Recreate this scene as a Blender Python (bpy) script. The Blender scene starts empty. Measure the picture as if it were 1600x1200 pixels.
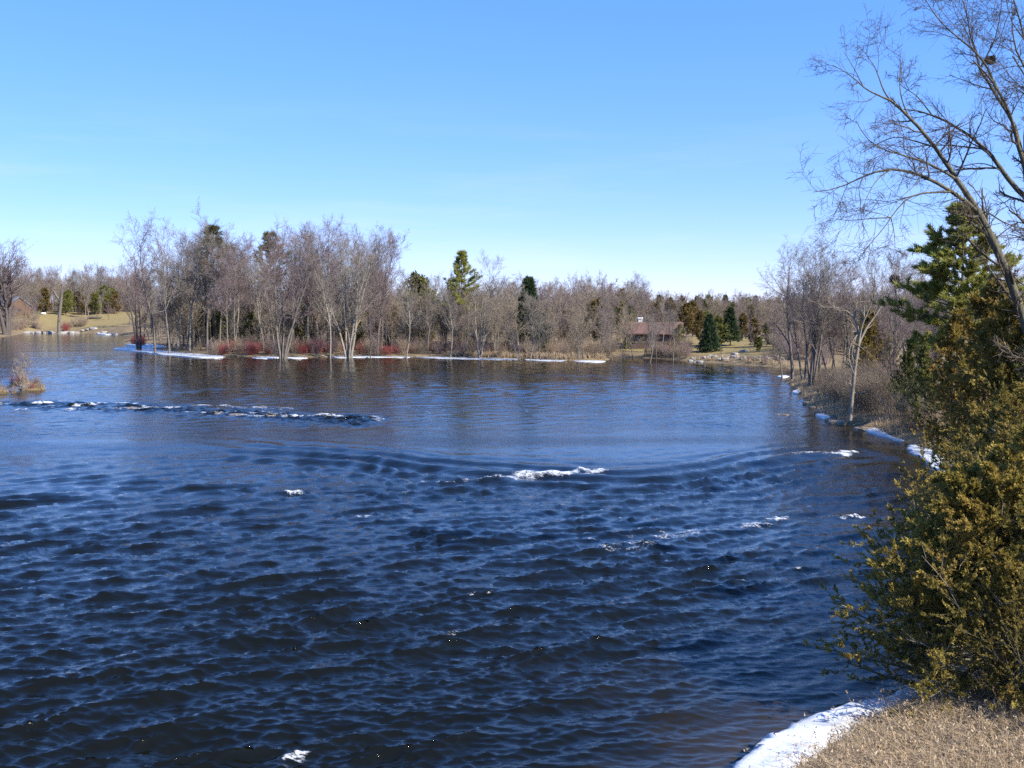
import bpy, math, random
import numpy as np
from mathutils import Vector, Matrix

SC = bpy.context.scene
COL = SC.collection
R = math.radians

# ------------------------------------------------------------------ camera, sky, sun, exposure
CAM_H = 7.5                       # bridge deck eye height above the river
FPX = 1600.0                      # focal length in pixels of a 1600 px wide frame
PITCH = math.atan(116.0 / FPX)
cam_d = bpy.data.cameras.new('camera'); cam_d.sensor_width = 36.0; cam_d.lens = 36.0
cam_d.clip_start = 0.1; cam_d.clip_end = 6000.0
cam = bpy.data.objects.new('camera', cam_d); COL.objects.link(cam)
cam.location = (0, 0, CAM_H); cam.rotation_euler = (math.pi / 2 - PITCH, 0, 0)
SC.camera = cam

SUN_EL = R(38.0)
SUN_AZ = R(124.0)                 # clockwise from +Y (the view direction): right and behind
sun_dir = Vector((math.sin(SUN_AZ) * math.cos(SUN_EL), math.cos(SUN_AZ) * math.cos(SUN_EL), math.sin(SUN_EL)))
sl = bpy.data.lights.new('sun', 'SUN'); sl.energy = 3.5; sl.angle = R(0.53); sl.color = (1.0, 0.94, 0.84)
sun = bpy.data.objects.new('sun', sl); COL.objects.link(sun)
sun.rotation_euler = (-sun_dir).to_track_quat('-Z', 'Y').to_euler(); sun.location = (60, -60, 90)

world = bpy.data.worlds.new('World'); SC.world = world; world.use_nodes = True
wn = world.node_tree.nodes; wl = world.node_tree.links
for n in list(wn): wn.remove(n)
wo = wn.new('ShaderNodeOutputWorld'); wb = wn.new('ShaderNodeBackground')
sky = wn.new('ShaderNodeTexSky'); sky.sky_type = 'NISHITA'; sky.sun_disc = False
sky.sun_elevation = SUN_EL; sky.sun_rotation = SUN_AZ
sky.air_density = 0.9; sky.dust_density = 0.0; sky.ozone_density = 6.0; sky.altitude = 300
wb.inputs['Strength'].default_value = 0.15
tc = wn.new('ShaderNodeTexCoord'); mp = wn.new('ShaderNodeMapping'); mp.inputs['Scale'].default_value = (1.6, 1.6, 15)
mp.inputs['Rotation'].default_value = (0, R(2.5), 0)
nz = wn.new('ShaderNodeTexNoise'); nz.inputs['Scale'].default_value = 2.1; nz.inputs['Detail'].default_value = 6; nz.inputs['Roughness'].default_value = 0.6
rp = wn.new('ShaderNodeMapRange'); rp.inputs['From Min'].default_value = 0.5; rp.inputs['From Max'].default_value = 0.78
rp.inputs['To Max'].default_value = 0.3
sx = wn.new('ShaderNodeSeparateXYZ')
el = wn.new('ShaderNodeMapRange'); el.inputs['From Min'].default_value = 0.20; el.inputs['From Max'].default_value = 0.03
ml = wn.new('ShaderNodeMath'); ml.operation = 'MULTIPLY'
mx = wn.new('ShaderNodeMix'); mx.data_type = 'RGBA'; mx.inputs['B'].default_value = (6.2, 6.6, 7.0, 1)
wl.new(tc.outputs['Generated'], mp.inputs['Vector']); wl.new(mp.outputs['Vector'], nz.inputs['Vector'])
wl.new(nz.outputs['Fac'], rp.inputs['Value']); wl.new(tc.outputs['Generated'], sx.inputs[0])
wl.new(sx.outputs['Z'], el.inputs['Value']); wl.new(rp.outputs['Result'], ml.inputs[0]); wl.new(el.outputs['Result'], ml.inputs[1])
wl.new(ml.outputs[0], mx.inputs['Factor']); wl.new(sky.outputs['Color'], mx.inputs['A'])
hs = wn.new('ShaderNodeHueSaturation'); hs.inputs['Saturation'].default_value = 1.6
gm = wn.new('ShaderNodeGamma'); gm.inputs['Gamma'].default_value = .5
wl.new(mx.outputs['Result'], gm.inputs['Color']); wl.new(gm.outputs['Color'], hs.inputs['Color']); tn = wn.new('ShaderNodeMix'); tn.data_type = 'RGBA'; tn.blend_type = 'MULTIPLY'; tn.inputs['Factor'].default_value = 1; tn.inputs['B'].default_value = (.93, .94, 1.36, 1)
wl.new(hs.outputs['Color'], tn.inputs['A']); wl.new(tn.outputs['Result'], wb.inputs['Color']); wl.new(wb.outputs['Background'], wo.inputs['Surface'])

SC.view_settings.view_transform = 'Standard'; SC.view_settings.look = 'None'
SC.view_settings.exposure = 1.55; SC.view_settings.gamma = 1.0
SC.view_settings.use_curve_mapping = False
SC.render.engine = 'CYCLES'
SC.cycles.max_bounces = 5; SC.cycles.diffuse_bounces = 2; SC.cycles.glossy_bounces = 3
SC.cycles.transmission_bounces = 2; SC.cycles.transparent_max_bounces = 4
SC.cycles.use_denoising = False
SC.cycles.use_adaptive_sampling = True; SC.cycles.adaptive_threshold = 0.008
SC.cycles.sample_clamp_indirect = 6.0

# ------------------------------------------------------------------ helpers
def ray(px, py):
    u = (px - 800.0) / FPX; v = (600.0 - py) / FPX
    c, s = math.cos(PITCH), math.sin(PITCH)
    return u, c + s * v, -s + c * v
def at(px, py, z=0.0):            # the point of height z seen at that place of the photograph
    x, y, w = ray(px, py); t = (z - CAM_H) / w
    return (x * t, y * t, z)
def atd(px, py, d):               # the point at distance d ahead
    x, y, w = ray(px, py); t = d / y
    return (x * t, d, CAM_H + w * t)
def sstep(a, b, x):
    t = np.clip((x - a) / (b - a), 0, 1); return t * t * (3 - 2 * t)

_perm = np.random.default_rng(5).random((256, 256))
def vnoise(x, y, s=1.0, seed=0):
    x = np.asarray(x, float) * s + seed * 17.31; y = np.asarray(y, float) * s + seed * 9.77
    i = np.floor(x).astype(int); j = np.floor(y).astype(int); fx = x - i; fy = y - j
    fx = fx * fx * (3 - 2 * fx); fy = fy * fy * (3 - 2 * fy)
    g = lambda a, b: _perm[a & 255, b & 255]
    return (g(i, j) * (1 - fx) + g(i + 1, j) * fx) * (1 - fy) + (g(i, j + 1) * (1 - fx) + g(i + 1, j + 1) * fx) * fy
def fbm(x, y, s=1.0, seed=0, oct=4):
    r = 0; a = .5; t = 0
    for k in range(oct):
        r = r + a * vnoise(x, y, s * 2 ** k, seed + k); t += a; a *= .5
    return r / t

def mesh_np(name, V, faces, mats, attrs=None, smooth=True):
    """faces: one (M,k) array or a list of them; mats: a material"""
    if not isinstance(faces, list): faces = [faces]
    faces = [np.asarray(f) for f in faces if len(f)]
    me = bpy.data.meshes.new(name)
    V = np.asarray(V, np.float32)
    me.vertices.add(len(V)); me.vertices.foreach_set('co', V.ravel())
    idx = np.concatenate([f.ravel() for f in faces]).astype(np.int32)
    tot = np.concatenate([np.full(len(f), f.shape[1], np.int32) for f in faces])
    st = np.concatenate([[0], np.cumsum(tot)[:-1]]).astype(np.int32)
    me.loops.add(len(idx)); me.loops.foreach_set('vertex_index', idx)
    me.polygons.add(len(tot)); me.polygons.foreach_set('loop_start', st); me.polygons.foreach_set('loop_total', tot)
    me.polygons.foreach_set('use_smooth', np.full(len(tot), smooth))
    for k, a in (attrs or {}).items():
        at_ = me.attributes.new(k, 'FLOAT', 'POINT'); at_.data.foreach_set('value', np.asarray(a, np.float32))
    me.update(); me.validate(verbose=False)
    if mats is not None: me.materials.append(mats)
    return me

def obj(name, me, parent=None, loc=None, rotz=0.0, scale=None):
    o = bpy.data.objects.new(name, me); COL.objects.link(o)
    if parent is not None: o.parent = parent
    if loc is not None: o.location = loc
    if rotz: o.rotation_euler = (0, 0, rotz)
    if scale is not None: o.scale = (scale,) * 3 if np.isscalar(scale) else scale
    return o
def tag(o, label=None, cat=None, group=None, kind=None):
    if label: o['label'] = label
    if cat: o['category'] = cat
    if group: o['group'] = group
    if kind: o['kind'] = kind
    return o
def thing(name, parts, loc, label, cat, group=None, rotz=0.0, scale=1.0, tilt=(0, 0)):
    e = obj(name, None, None, loc, 0, scale); e.empty_display_size = .3
    e.rotation_euler = (tilt[0], tilt[1], rotz)
    tag(e, label, cat, group)
    for pn, me in parts:
        c_ = obj(pn, me, e)
        if pn in ('dead_twigs',): c_['kind'] = 'stuff'
    return e

class MatB:
    def __init__(self, name):
        self.m = bpy.data.materials.new(name); self.m.use_nodes = True
        self.n = self.m.node_tree.nodes; self.l = self.m.node_tree.links
        self.b = self.n['Principled BSDF']; self.out = self.n['Material Output']
        self.b.inputs['Roughness'].default_value = .85
        self.b.inputs['Specular IOR Level'].default_value = .25
    def node(self, t, **kw):
        n = self.n.new(t)
        for k, v in kw.items(): setattr(n, k, v)
        return n
    def noise(self, scale, detail=4, rough=.55, vec=None, dist=0):
        n = self.node('ShaderNodeTexNoise'); n.inputs['Scale'].default_value = scale
        n.inputs['Detail'].default_value = detail; n.inputs['Roughness'].default_value = rough; n.inputs['Distortion'].default_value = dist
        if vec is None:
            vec = self.node('ShaderNodeTexCoord').outputs['Object']
        self.l.new(vec, n.inputs['Vector']); return n.outputs['Fac']
    def mapped(self, scale, rot=(0, 0, 0)):
        t = self.node('ShaderNodeTexCoord'); m = self.node('ShaderNodeMapping'); m.inputs['Scale'].default_value = scale
        m.inputs['Rotation'].default_value = rot
        self.l.new(t.outputs['Object'], m.inputs['Vector']); return m.outputs['Vector']
    def attr(self, name):
        a = self.node('ShaderNodeAttribute'); a.attribute_name = name; return a.outputs['Fac']
    def rnd(self): return self.node('ShaderNodeObjectInfo').outputs['Random']
    def rng(self, v, a, b, c=0.0, d=1.0):
        n = self.node('ShaderNodeMapRange')
        for k, x in zip(('From Min', 'From Max', 'To Min', 'To Max'), (a, b, c, d)): n.inputs[k].default_value = x
        self.l.new(v, n.inputs['Value']); return n.outputs['Result']
    def math(self, op, a, b):
        n = self.node('ShaderNodeMath', operation=op)
        for i, x in enumerate((a, b)):
            if hasattr(x, 'is_linked'): self.l.new(x, n.inputs[i])
            else: n.inputs[i].default_value = x
        return n.outputs[0]
    def mix(self, f, a, b):
        n = self.node('ShaderNodeMix', data_type='RGBA')
        for k, x in (('Factor', f), ('A', a), ('B', b)):
            s = n.inputs[k]
            if hasattr(x, 'is_linked'): self.l.new(x, s)
            elif isinstance(x, (int, float)): s.default_value = x
            else: s.default_value = (*x, 1)
        return n.outputs['Result']
    def color(self, c):
        if hasattr(c, 'is_linked'): self.l.new(c, self.b.inputs['Base Color'])
        else: self.b.inputs['Base Color'].default_value = (*c, 1)
    def bump(self, h, strength=.4, dist=.05):
        n = self.node('ShaderNodeBump'); n.inputs['Strength'].default_value = strength; n.inputs['Distance'].default_value = dist
        self.l.new(h, n.inputs['Height']); self.l.new(n.outputs['Normal'], self.b.inputs['Normal']); return n

def bark(name, a, b, c, scale=3.0):
    """bark: two tones in vertical streaks, per-tree tone c"""
    m = MatB(name); v = m.mapped((scale, scale, scale * .25))
    n1 = m.noise(2.2, 5, .65, v); col = m.mix(m.rng(n1, .35, .65), a, b)
    col = m.mix(m.rng(m.rnd(), 0, 1, 0, .55), col, c)
    m.color(col); m.bump(n1, .6, .03); m.b.inputs['Roughness'].default_value = .95; m.b.inputs['Specular IOR Level'].default_value = .1
    return m.m
def foliage(name, dark, light, brown, trans=.18):
    m = MatB(name); t = m.attr('tone')
    col = m.mix(m.rng(t, 0, 1), dark, light)
    col = m.mix(m.rng(m.noise(.9, 4), .48, .72, 0, .8), col, brown)
    col = m.mix(m.rng(m.rnd(), 0, 1, 0, .3), col, brown)
    m.color(col); m.b.inputs['Roughness'].default_value = .6; m.b.inputs['Specular IOR Level'].default_value = .2
    tr = m.node('ShaderNodeBsdfTranslucent'); m.l.new(col, tr.inputs['Color'])
    ms = m.node('ShaderNodeMixShader'); ms.inputs[0].default_value = trans
    m.l.new(m.b.outputs[0], ms.inputs[1]); m.l.new(tr.outputs[0], ms.inputs[2]); m.l.new(ms.outputs[0], m.out.inputs['Surface'])
    return m.m
def plain(name, a, b, scale=4.0, rough=.85, bump=.3):
    m = MatB(name); n = m.noise(scale, 5, .6); m.color(m.mix(m.rng(n, .35, .65), a, b)); m.b.inputs['Roughness'].default_value = rough
    if bump: m.bump(n, bump, .05)
    return m.m

M = {}
M['bark_grey'] = bark('bark_grey', (.095, .08, .068), (.20, .178, .152), (.14, .115, .098))
M['bark_pale'] = bark('bark_pale', (.17, .148, .12), (.32, .285, .235), (.23, .195, .155))
M['bark_dark'] = bark('bark_dark', (.06, .052, .048), (.15, .13, .115), (.09, .075, .07))
M['bark_near'] = bark('bark_near', (.05, .044, .03), (.17, .155, .105), (.10, .092, .065), 9.0)
M['twig_grey'] = bark('twig_grey', (.165, .145, .125), (.225, .198, .172), (.20, .168, .142))
M['twig_mauve'] = bark('twig_mauve', (.165, .125, .122), (.22, .172, .168), (.195, .142, .138))
M['twig_tan'] = bark('twig_tan', (.21, .17, .125), (.28, .23, .17), (.24, .19, .14))
M['twig_near'] = bark('twig_near', (.07, .058, .048), (.11, .09, .072), (.09, .072, .06))
M['twig_red'] = bark('twig_red', (.20, .042, .045), (.29, .07, .068), (.26, .11, .09))
M['twig_brown'] = bark('twig_brown', (.20, .15, .105), (.31, .235, .165), (.27, .20, .145))
M['pine'] = foliage('pine_needles', (.11, .125, .025), (.44, .43, .10), (.30, .28, .07), .38)
M['pine_dull'] = foliage('dull_pine_needles', (.06, .075, .03), (.17, .175, .07), (.16, .12, .07), .3)
M['spruce'] = foliage('spruce_needles', (.02, .045, .02), (.075, .115, .055), (.06, .08, .03), .15)
M['cedar'] = foliage('cedar_sprays', (.085, .072, .014), (.36, .27, .06), (.32, .19, .05), .35)
M['cedar_near'] = foliage('near_cedar_sprays', (.10, .085, .016), (.44, .345, .075), (.35, .23, .06), .36)
M['cedar_far'] = foliage('far_cedar_sprays', (.07, .062, .02), (.19, .145, .045), (.21, .115, .04), .25)
M['cedar_green'] = foliage('green_cedar_sprays', (.06, .075, .02), (.21, .22, .055), (.17, .15, .04), .3)
M['leaf_brown'] = plain('dead_leaves', (.05, .035, .02), (.12, .08, .045), 6)
M['rock'] = plain('stone', (.17, .155, .135), (.36, .335, .30), 3.0, .9, .5)
M['rock_wet'] = plain('wet_stone', (.10, .075, .05), (.30, .24, .17), 3.0, .5, .5)

def ice_mat():
    m = MatB('ice'); n = m.noise(1.2, 6, .65); n2 = m.noise(14, 4, .6)
    dirt = m.noise(.7, 7, .7)
    m.color(m.mix(m.rng(dirt, .50, .70, 0, .75), m.mix(m.rng(n, .4, .7), (.58, .59, .60), (.42, .47, .53)), (.28, .25, .21)))
    m.b.inputs['Roughness'].default_value = .42; m.b.inputs['Specular IOR Level'].default_value = .35
    m.bump(m.math('ADD', n, m.math('MULTIPLY', n2, .35)), .55, .06)
    return m.m
M['ice'] = ice_mat()

# ------------------------------------------------------------------ shoreline and ground height
P2 = lambda px, py: at(px, py)[:2]
SHORE = [(2.6, -60), (2.9, 8)]
SHORE += [P2(*p) for p in ((1190, 1235), (1262, 1186), (1330, 1142), (1430, 1090), (1530, 1052), (1545, 950), (1482, 868), (1478, 800), (1492, 760),
          (1466, 716), (1420, 692), (1350, 669), (1318, 663), (1290, 652), (1276, 640), (1258, 628), (1246, 613), (1232, 602), (1226, 592))]
SHORE += [(34, 118), (52, 123), (90, 126), (90, 142), (55, 139)]
SHORE += [P2(*p) for p in ((1235, 576), (1200, 573), (1150, 569.5), (1100, 566), (1050, 562), (1000, 559), (965, 557.5), (948, 558.5), (950, 562.5),
          (930, 564), (890, 563.3), (840, 562), (800, 561), (740, 559.5), (690, 558.3), (640, 557.6), (590, 557.2), (550, 556.6), (500, 558), (440, 558.6),
          (400, 557.4), (350, 557), (320, 555.5), (280, 552), (232, 546), (205, 541), (192, 536.5), (196, 531), (206, 527),
          (185, 523), (150, 521.4), (100, 520), (60, 519.6), (36, 520), (22, 524), (0, 527), (-40, 528), (-90, 529))]
SHORE += [(-200, 270), (-165, 180), (-110, 90), (-75, 25), (-62, -60)]
SHORE = np.array(SHORE)

def sdist(x, y):
    """distance to the shoreline, positive on land"""
    x = np.asarray(x, float); y = np.asarray(y, float); sh = x.shape; x = x.ravel(); y = y.ravel()
    d2 = np.full(x.shape, 1e18); ins = np.zeros(x.shape, bool)
    A = SHORE; B = np.roll(SHORE, -1, 0)
    for (ax, ay), (bx, by) in zip(A, B):
        ex, ey = bx - ax, by - ay
        t = np.clip(((x - ax) * ex + (y - ay) * ey) / (ex * ex + ey * ey + 1e-12), 0, 1)
        d2 = np.minimum(d2, (x - ax - t * ex) ** 2 + (y - ay - t * ey) ** 2)
        if ey != 0:
            c = ((ay > y) != (by > y)) & (x < ex * (y - ay) / ey + ax); ins ^= c
    d = np.sqrt(d2)
    return np.where(ins, -d, d).reshape(sh)

ISLETS = [(*P2(40, 609), 2.0, .8, .55), (*P2(-12, 615), 1.6, .6, .4)]
def gz(x, y, sd=None):
    x = np.asarray(x, float); y = np.asarray(y, float)
    if sd is None: sd = sdist(x, y)
    wob = (fbm(x, y, .35, 3) - .5) * 1.6 * sstep(20, 60, y) + (fbm(x, y, 1.3, 8) - .5) * .5
    s = sd + wob
    left = sstep(-95, -125, x) * sstep(290, 325, y)
    far_r = sstep(11, 17, x) * sstep(124, 135, y)
    near = sstep(34, 24, y)
    back = sstep(200, 270, y)
    slope = .022 + .26 * left + .095 * far_r + (.085 - .06 * near) * sstep(2, 5, x) * sstep(118, 100, y) + .02 * back
    cap = 1.1 + 5.6 * left + 2.1 * far_r * (1 - .3 * back) + 1.6 * sstep(2, 5, x) * sstep(118, 100, y) + .8 * back
    bank = .38 - .02 * near + .15 * left
    p = np.clip(s, 0, None)
    z = bank * (1 - np.exp(-p / (.7 + .3 * near))) + cap * (1 - np.exp(-p * slope / cap))
    z = z + (fbm(x, y, .22, 21) - .5) * .5 * sstep(1, 6, p)
    z = np.where(s < 0, np.maximum(s * .28, -1.1), z)
    for ix, iy, a, b, h in ISLETS:
        q = ((x - ix) / a) ** 2 + ((y - iy) / b) ** 2 + (fbm(x, y, 1.9, 33) - .5) * .9
        z = np.maximum(z, h * (1 - q))
    return z
def g1(x, y): return float(gz(np.array([x]), np.array([y]))[0])

# ground sheet: rings round the viewpoint, finer where the view is
ang = np.concatenate([np.linspace(-180, -42, 46)[:-1], np.linspace(-42, 42, 230), np.linspace(42, 180, 46)[1:]])
rad = np.concatenate([np.linspace(.5, 12, 14)[:-1], np.geomspace(12, 420, 220)[:-1], np.geomspace(420, 4500, 18)])
def polar(ang, rad):
    a = np.radians(ang)[None, :]; r = rad[:, None]
    X = r * np.sin(a); Y = r * np.cos(a); nr, na = X.shape
    i = np.arange(nr - 1)[:, None] * na + np.arange(na - 1)[None, :]
    F = np.stack([i, i + 1, i + na + 1, i + na], -1).reshape(-1, 4)
    return X.ravel(), Y.ravel(), F
X, Y, F = polar(ang, rad)
sdv = sdist(X, Y); Z = gz(X, Y, sdv)
lawn = (sstep(-100, -125, X) * sstep(320, 334, Y) + sstep(12, 20, X) * sstep(126, 134, Y) * sstep(196, 176, Y) * sstep(.268, .252, X / np.maximum(Y, 1))) * sstep(1.5, 5, sdv)
lawn = np.clip(lawn, 0, 1)
def ground_mat():
    m = MatB('leaf_litter_and_dry_grass')
    n1 = m.noise(.35, 6, .6); n2 = m.noise(5, 6, .65); n3 = m.noise(28, 3, .6)
    litter = m.mix(m.rng(n2, .35, .68), (.10, .07, .042), (.25, .19, .115))
    litter = m.mix(m.rng(n1, .45, .7), litter, (.29, .22, .125))
    lawnc = m.mix(m.rng(n1, .35, .68), (.25, .185, .085), (.21, .18, .065))
    lawnc = m.mix(m.rng(n2, .4, .75, 0, .6), lawnc, (.33, .25, .13))
    col = m.mix(m.attr('lawn'), litter, lawnc)
    col = m.mix(m.rng(n3, .45, .75, 0, .4), col, (.09, .065, .04))
    m.color(col); m.bump(m.math('ADD', n2, m.math('MULTIPLY', n3, .5)), .7, .12)
    m.b.inputs['Specular IOR Level'].default_value = .1
    return m.m
M['ground'] = ground_mat()
g = obj('ground', mesh_np('ground', np.stack([X, Y, Z], 1), F[:, ::-1], M['ground'], {'lawn': lawn}))
tag(g, kind='structure')

# ------------------------------------------------------------------ river
def fft_patch(seed, N, L, lam, direc, power, lam_min, spread):
    r = np.random.default_rng(seed)
    k1 = 2 * np.pi * np.fft.fftfreq(N, L / N); KX, KY = np.meshgrid(k1, k1, indexing='ij')
    K = np.hypot(KX, KY); K[0, 0] = 1e-6; kp = 2 * np.pi / lam; km = 2 * np.pi / lam_min
    th = np.arctan2(KY, KX) - direc
    D = np.abs(np.cos(th)) ** spread * np.where(np.cos(th) > 0, 1, .35) + .06
    S = np.where(K > 1e-3, (K / kp) ** -power * np.exp(-.9 * (kp / K) ** 3) * np.exp(-(K / km) ** 2) * D, 0); S[0, 0] = 0
    h = (r.standard_normal((N, N)) + 1j * r.standard_normal((N, N))) * S
    H = np.fft.ifft2(h).real; s = H.std()
    dx = np.fft.ifft2(-1j * KX / K * h).real / s; dy = np.fft.ifft2(-1j * KY / K * h).real / s
    return H / s, dx, dy, L, N
def sample(p, x, y, rot=0.0):
    H, dx, dy, L, N = p; c, s = math.cos(rot), math.sin(rot)
    u = (c * x + s * y) / L * N; v = (-s * x + c * y) / L * N
    i = np.floor(u).astype(int); j = np.floor(v).astype(int); fu = u - i; fv = v - j
    i0, i1, j0, j1 = i % N, (i + 1) % N, j % N, (j + 1) % N
    f = lambda A: (A[i0, j0] * (1 - fu) + A[i1, j0] * fu) * (1 - fv) + (A[i0, j1] * (1 - fu) + A[i1, j1] * fu) * fv
    a, b, d = f(H), f(dx), f(dy)
    return a, c * b - s * d, s * b + c * d
ang = np.concatenate([np.linspace(-180, -36, 24)[:-1], np.linspace(-36, 36, 460), np.linspace(36, 180, 24)[1:]])
rad = np.concatenate([np.linspace(.5, 14.5, 16)[:-1], 1 / np.linspace(1 / 14.5, 1 / 66, 350)[:-1], 1 / np.linspace(1 / 66, 1 / 96, 110)[:-1], 1 / np.linspace(1 / 96, 1 / 178, 110)[:-1], 1 / np.linspace(1 / 178, 1 / 480, 34)])
X, Y, F = polar(ang, rad); DIST = np.hypot(X, Y)
DR = np.interp(DIST, rad[1:], np.diff(rad))
tr = np.array([P2(*p) for p in ((-300, 690), (0, 688), (150, 696), (300, 694), (450, 706), (560, 712), (700, 731), (860, 740), (960, 746), (1050, 741), (1130, 727), (1230, 711), (1340, 701), (1420, 716))])
lg = np.array([P2(*p) for p in ((-150, 630), (0, 630), (100, 631), (220, 634), (330, 640), (450, 648), (520, 652), (595, 655))])
yt = np.interp(X, tr[:, 0], tr[:, 1]); s = yt - Y + (fbm(X * .7, Y, .55, 91, 3) - .5) * 1.7                      # metres downstream of the lip of the rapid
sdw = -sdist(X, Y)
leftness = sstep(-8, -22, X)
rough = sstep(-.3, 3.2, s) * (1 - leftness) + sstep(-1, 16, s) * leftness
rough = rough * (.62 + .75 * fbm(X, Y, .13, 40, 3)) * (.25 + .75 * sstep(.3, 6.5, sdw))
calm = sstep(30, 21, Y) * sstep(1.0, 3.2, X - .16 * (Y - 14))                # quieter water along the near right bank
rough = rough * (1 - .5 * calm)
yl = np.interp(X, lg[:, 0], lg[:, 1]); sl_ = yl - Y
ledge = np.exp(-((sl_ - 1.2) / 2.8) ** 2) * sstep(lg[-1, 0] + 1.0, lg[-1, 0] - 1.5, X)
ledge = ledge * (.35 + 1.0 * fbm(X, Y, .4, 50, 3))
big = fft_patch(17, 512, 34.0, 2.1, -math.pi / 2 + .50, 2.6, .2, 5.0)
mid = fft_patch(12, 512, 19.0, .95, -math.pi / 2 + .25, 2.2, .11, 3.5)
fin = fft_patch(13, 512, 9.0, .40, -math.pi / 2 + .45, 2.0, .06, 4.0)
a0, x0, y0 = sample(big, X, Y, .0); a1, x1, y1 = sample(mid, X, Y, .22); a2, x2, y2 = sample(fin, X, Y, -.4)
f0 = sstep(1.6, .5, DR); f1 = sstep(.9, .25, DR); f2 = sstep(.45, .12, DR)
env = sstep(.3, .72, fbm(X * .7, Y, .42, 44, 3))
A0 = (rough * (.021 + .024 * env) + .006 + .035 * ledge) * f0; A1 = (.015 * rough * (.6 + .6 * env) + .007 + .055 * ledge) * sstep(1.6, .4, DR); A2 = (.0135 * (.3 + .7 * np.clip(rough, 0, 1)) + .02 * ledge) * f2
lon = fft_patch(14, 512, 60.0, 2.6, -math.pi / 2, 2.4, .8, 1.5); a3, _, _ = sample(lon, X, Y, .3)
Zw = A0 * a0 + A1 * a1 + A2 * a2 + .022 * sstep(60, 92, DIST) * (.25 + 1.1 * fbm(X * .3, Y, .12, 93, 3)) * sstep(2.5, 1.0, DR) * a3
ch = -.95
Xw = X + ch * (A0 * x0 + A1 * x1 + A2 * x2); Yw = Y + ch * (A0 * y0 + A1 * y1 + A2 * y2)
wobx = (fbm(X, Y, .18, 60, 3) - .5) * 3.2
wl_ = 1.9 + .5 * fbm(X, Y, .1, 61, 2)
mod = .35 + .9 * fbm(X * .6, Y, .3, 62, 3)
st = np.cos(2 * np.pi * (s + wobx * .45) / wl_) * np.exp(-((s - .5) / 3.6) ** 2) * sstep(-19, -11, X) * sstep(18.5, 14, X) * mod
Zw = Zw + .13 * st
Zw = Zw + .035 * np.cos(2 * np.pi * (sl_ + 1.6 * fbm(X, Y, .3, 92, 3)) / 1.5) * ledge * f0
Zw = Zw - .16 * sstep(-1.5, 4, s)                                       # the river drops a little over the lip
# foam: broken crests at the places where the photograph shows white water
foam = np.zeros_like(X)
FOAM = [(872, 740, 2.0, .5, 1.1, .16), (838, 742, 1.4, .4, .8, .1), (905, 735, .8, .3, 1.1, .06), (463, 764, .5, .38, 1.0, .14), (1216, 803, .42, .28, 1.25, .12), (1326, 801, .42, .25, 1.1, .1), (1180, 812, .8, .3, .8, .05),
        (1100, 822, 1.2, .35, .55, .04), (1030, 830, 1.0, .3, .55, .04), (990, 840, .9, .3, .55, .03), (1304, 707, 1.4, .45, .95, .1), (1330, 704, .5, .4, 1.2, .1), (1255, 709, 1.3, .4, .6, .06), (690, 747, .9, .3, .75, .08), (735, 747, .8, .3, .55, .04), (620, 765, .6, .3, .55, .05),
        (570, 800, .45, .2, .7, .05), (478, 1170, .32, .16, .75, .04), (700, 980, .3, .15, .5, .03), (735, 920, .35, .15, .55, .03), (960, 940, .3, .12, .4, .02), (320, 885, .4, .15, .45, .03), (1240, 880, .3, .12, .7, .03), (940, 800, .5, .2, .6, .04), (1045, 800, .4, .2, .4, .03), (880, 835, .6, .25, .5, .03), (960, 850, .8, .3, .5, .03), (1290, 800, .6, .2, .6, .04), (1150, 817, .9, .25, .75, .04), (1060, 828, 1.0, .25, .7, .04), (930, 835, .8, .25, .6, .03), (1010, 845, .9, .3, .6, .03), (1275, 706, 1.0, .3, .8, .05), (780, 745, 1.2, .3, .7, .05)]
rg = np.random.default_rng(8)
for q in ((8, 632, 1.2), (60, 629, 1.6), (95, 627, 1.0), (140, 633, 1.8), (185, 630, 1.4), (215, 637, 2.0), (262, 637, 1.3), (330, 633, 2.2), (362, 637, 1.2), (397, 636, 1.3), (438, 638, 1.4), (345, 645, 2.6), (410, 649, 3.0), (470, 650, 1.8), (508, 649, 1.6), (576, 652, 1.3), (595, 656, .8), (40, 640, 1.0), (120, 640, 1.2)):
    FOAM.append((q[0], q[1], q[2] * .8, .7, rg.uniform(.6, 1.1), .1))
for px, py, a, b, w, hh in FOAM:
    fx, fy = P2(px, py); nk = int(5 + 5 * a)
    for k in range(nk):
        ox = rg.normal() * a * .62; oy = rg.normal() * b * .55 + .12 * ox; aa = a * rg.uniform(.14, .36) + .05; bb = b * rg.uniform(.22, .5) + .05
        sel = (np.abs(X - fx - ox) < aa * 3) & (np.abs(Y - fy - oy) < bb * 3 + .5)
        e = np.exp(-((X[sel] - fx - ox) / aa) ** 2 - ((Y[sel] - fy - oy - .12 * (X[sel] - fx - ox)) / bb) ** 2)
        foam[sel] = np.maximum(foam[sel], (w + .12) * e); Zw[sel] += hh * .16 * e
fn = fbm(X, Y, 3.0, 70, 4)
Zw = Zw + foam * .08 * (vnoise(X, Y, 5, 77) - .4)
crest = (A0 * a0 + A1 * a1) / .1
foam = np.maximum(foam, .34 * sstep(2.0, 3.2, crest + 1.6 * (fn - .5)) * sstep(.3, .8, rough))
shallow = sstep(3.2, .0, sdw + 1.8 * (fbm(X, Y, .7, 80) - .5)) * .8 + .2 * sstep(30, 15, Y) * sstep(.45, .7, fbm(X * .5, Y, .35, 81)) * sstep(9, 2, sdw)
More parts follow.
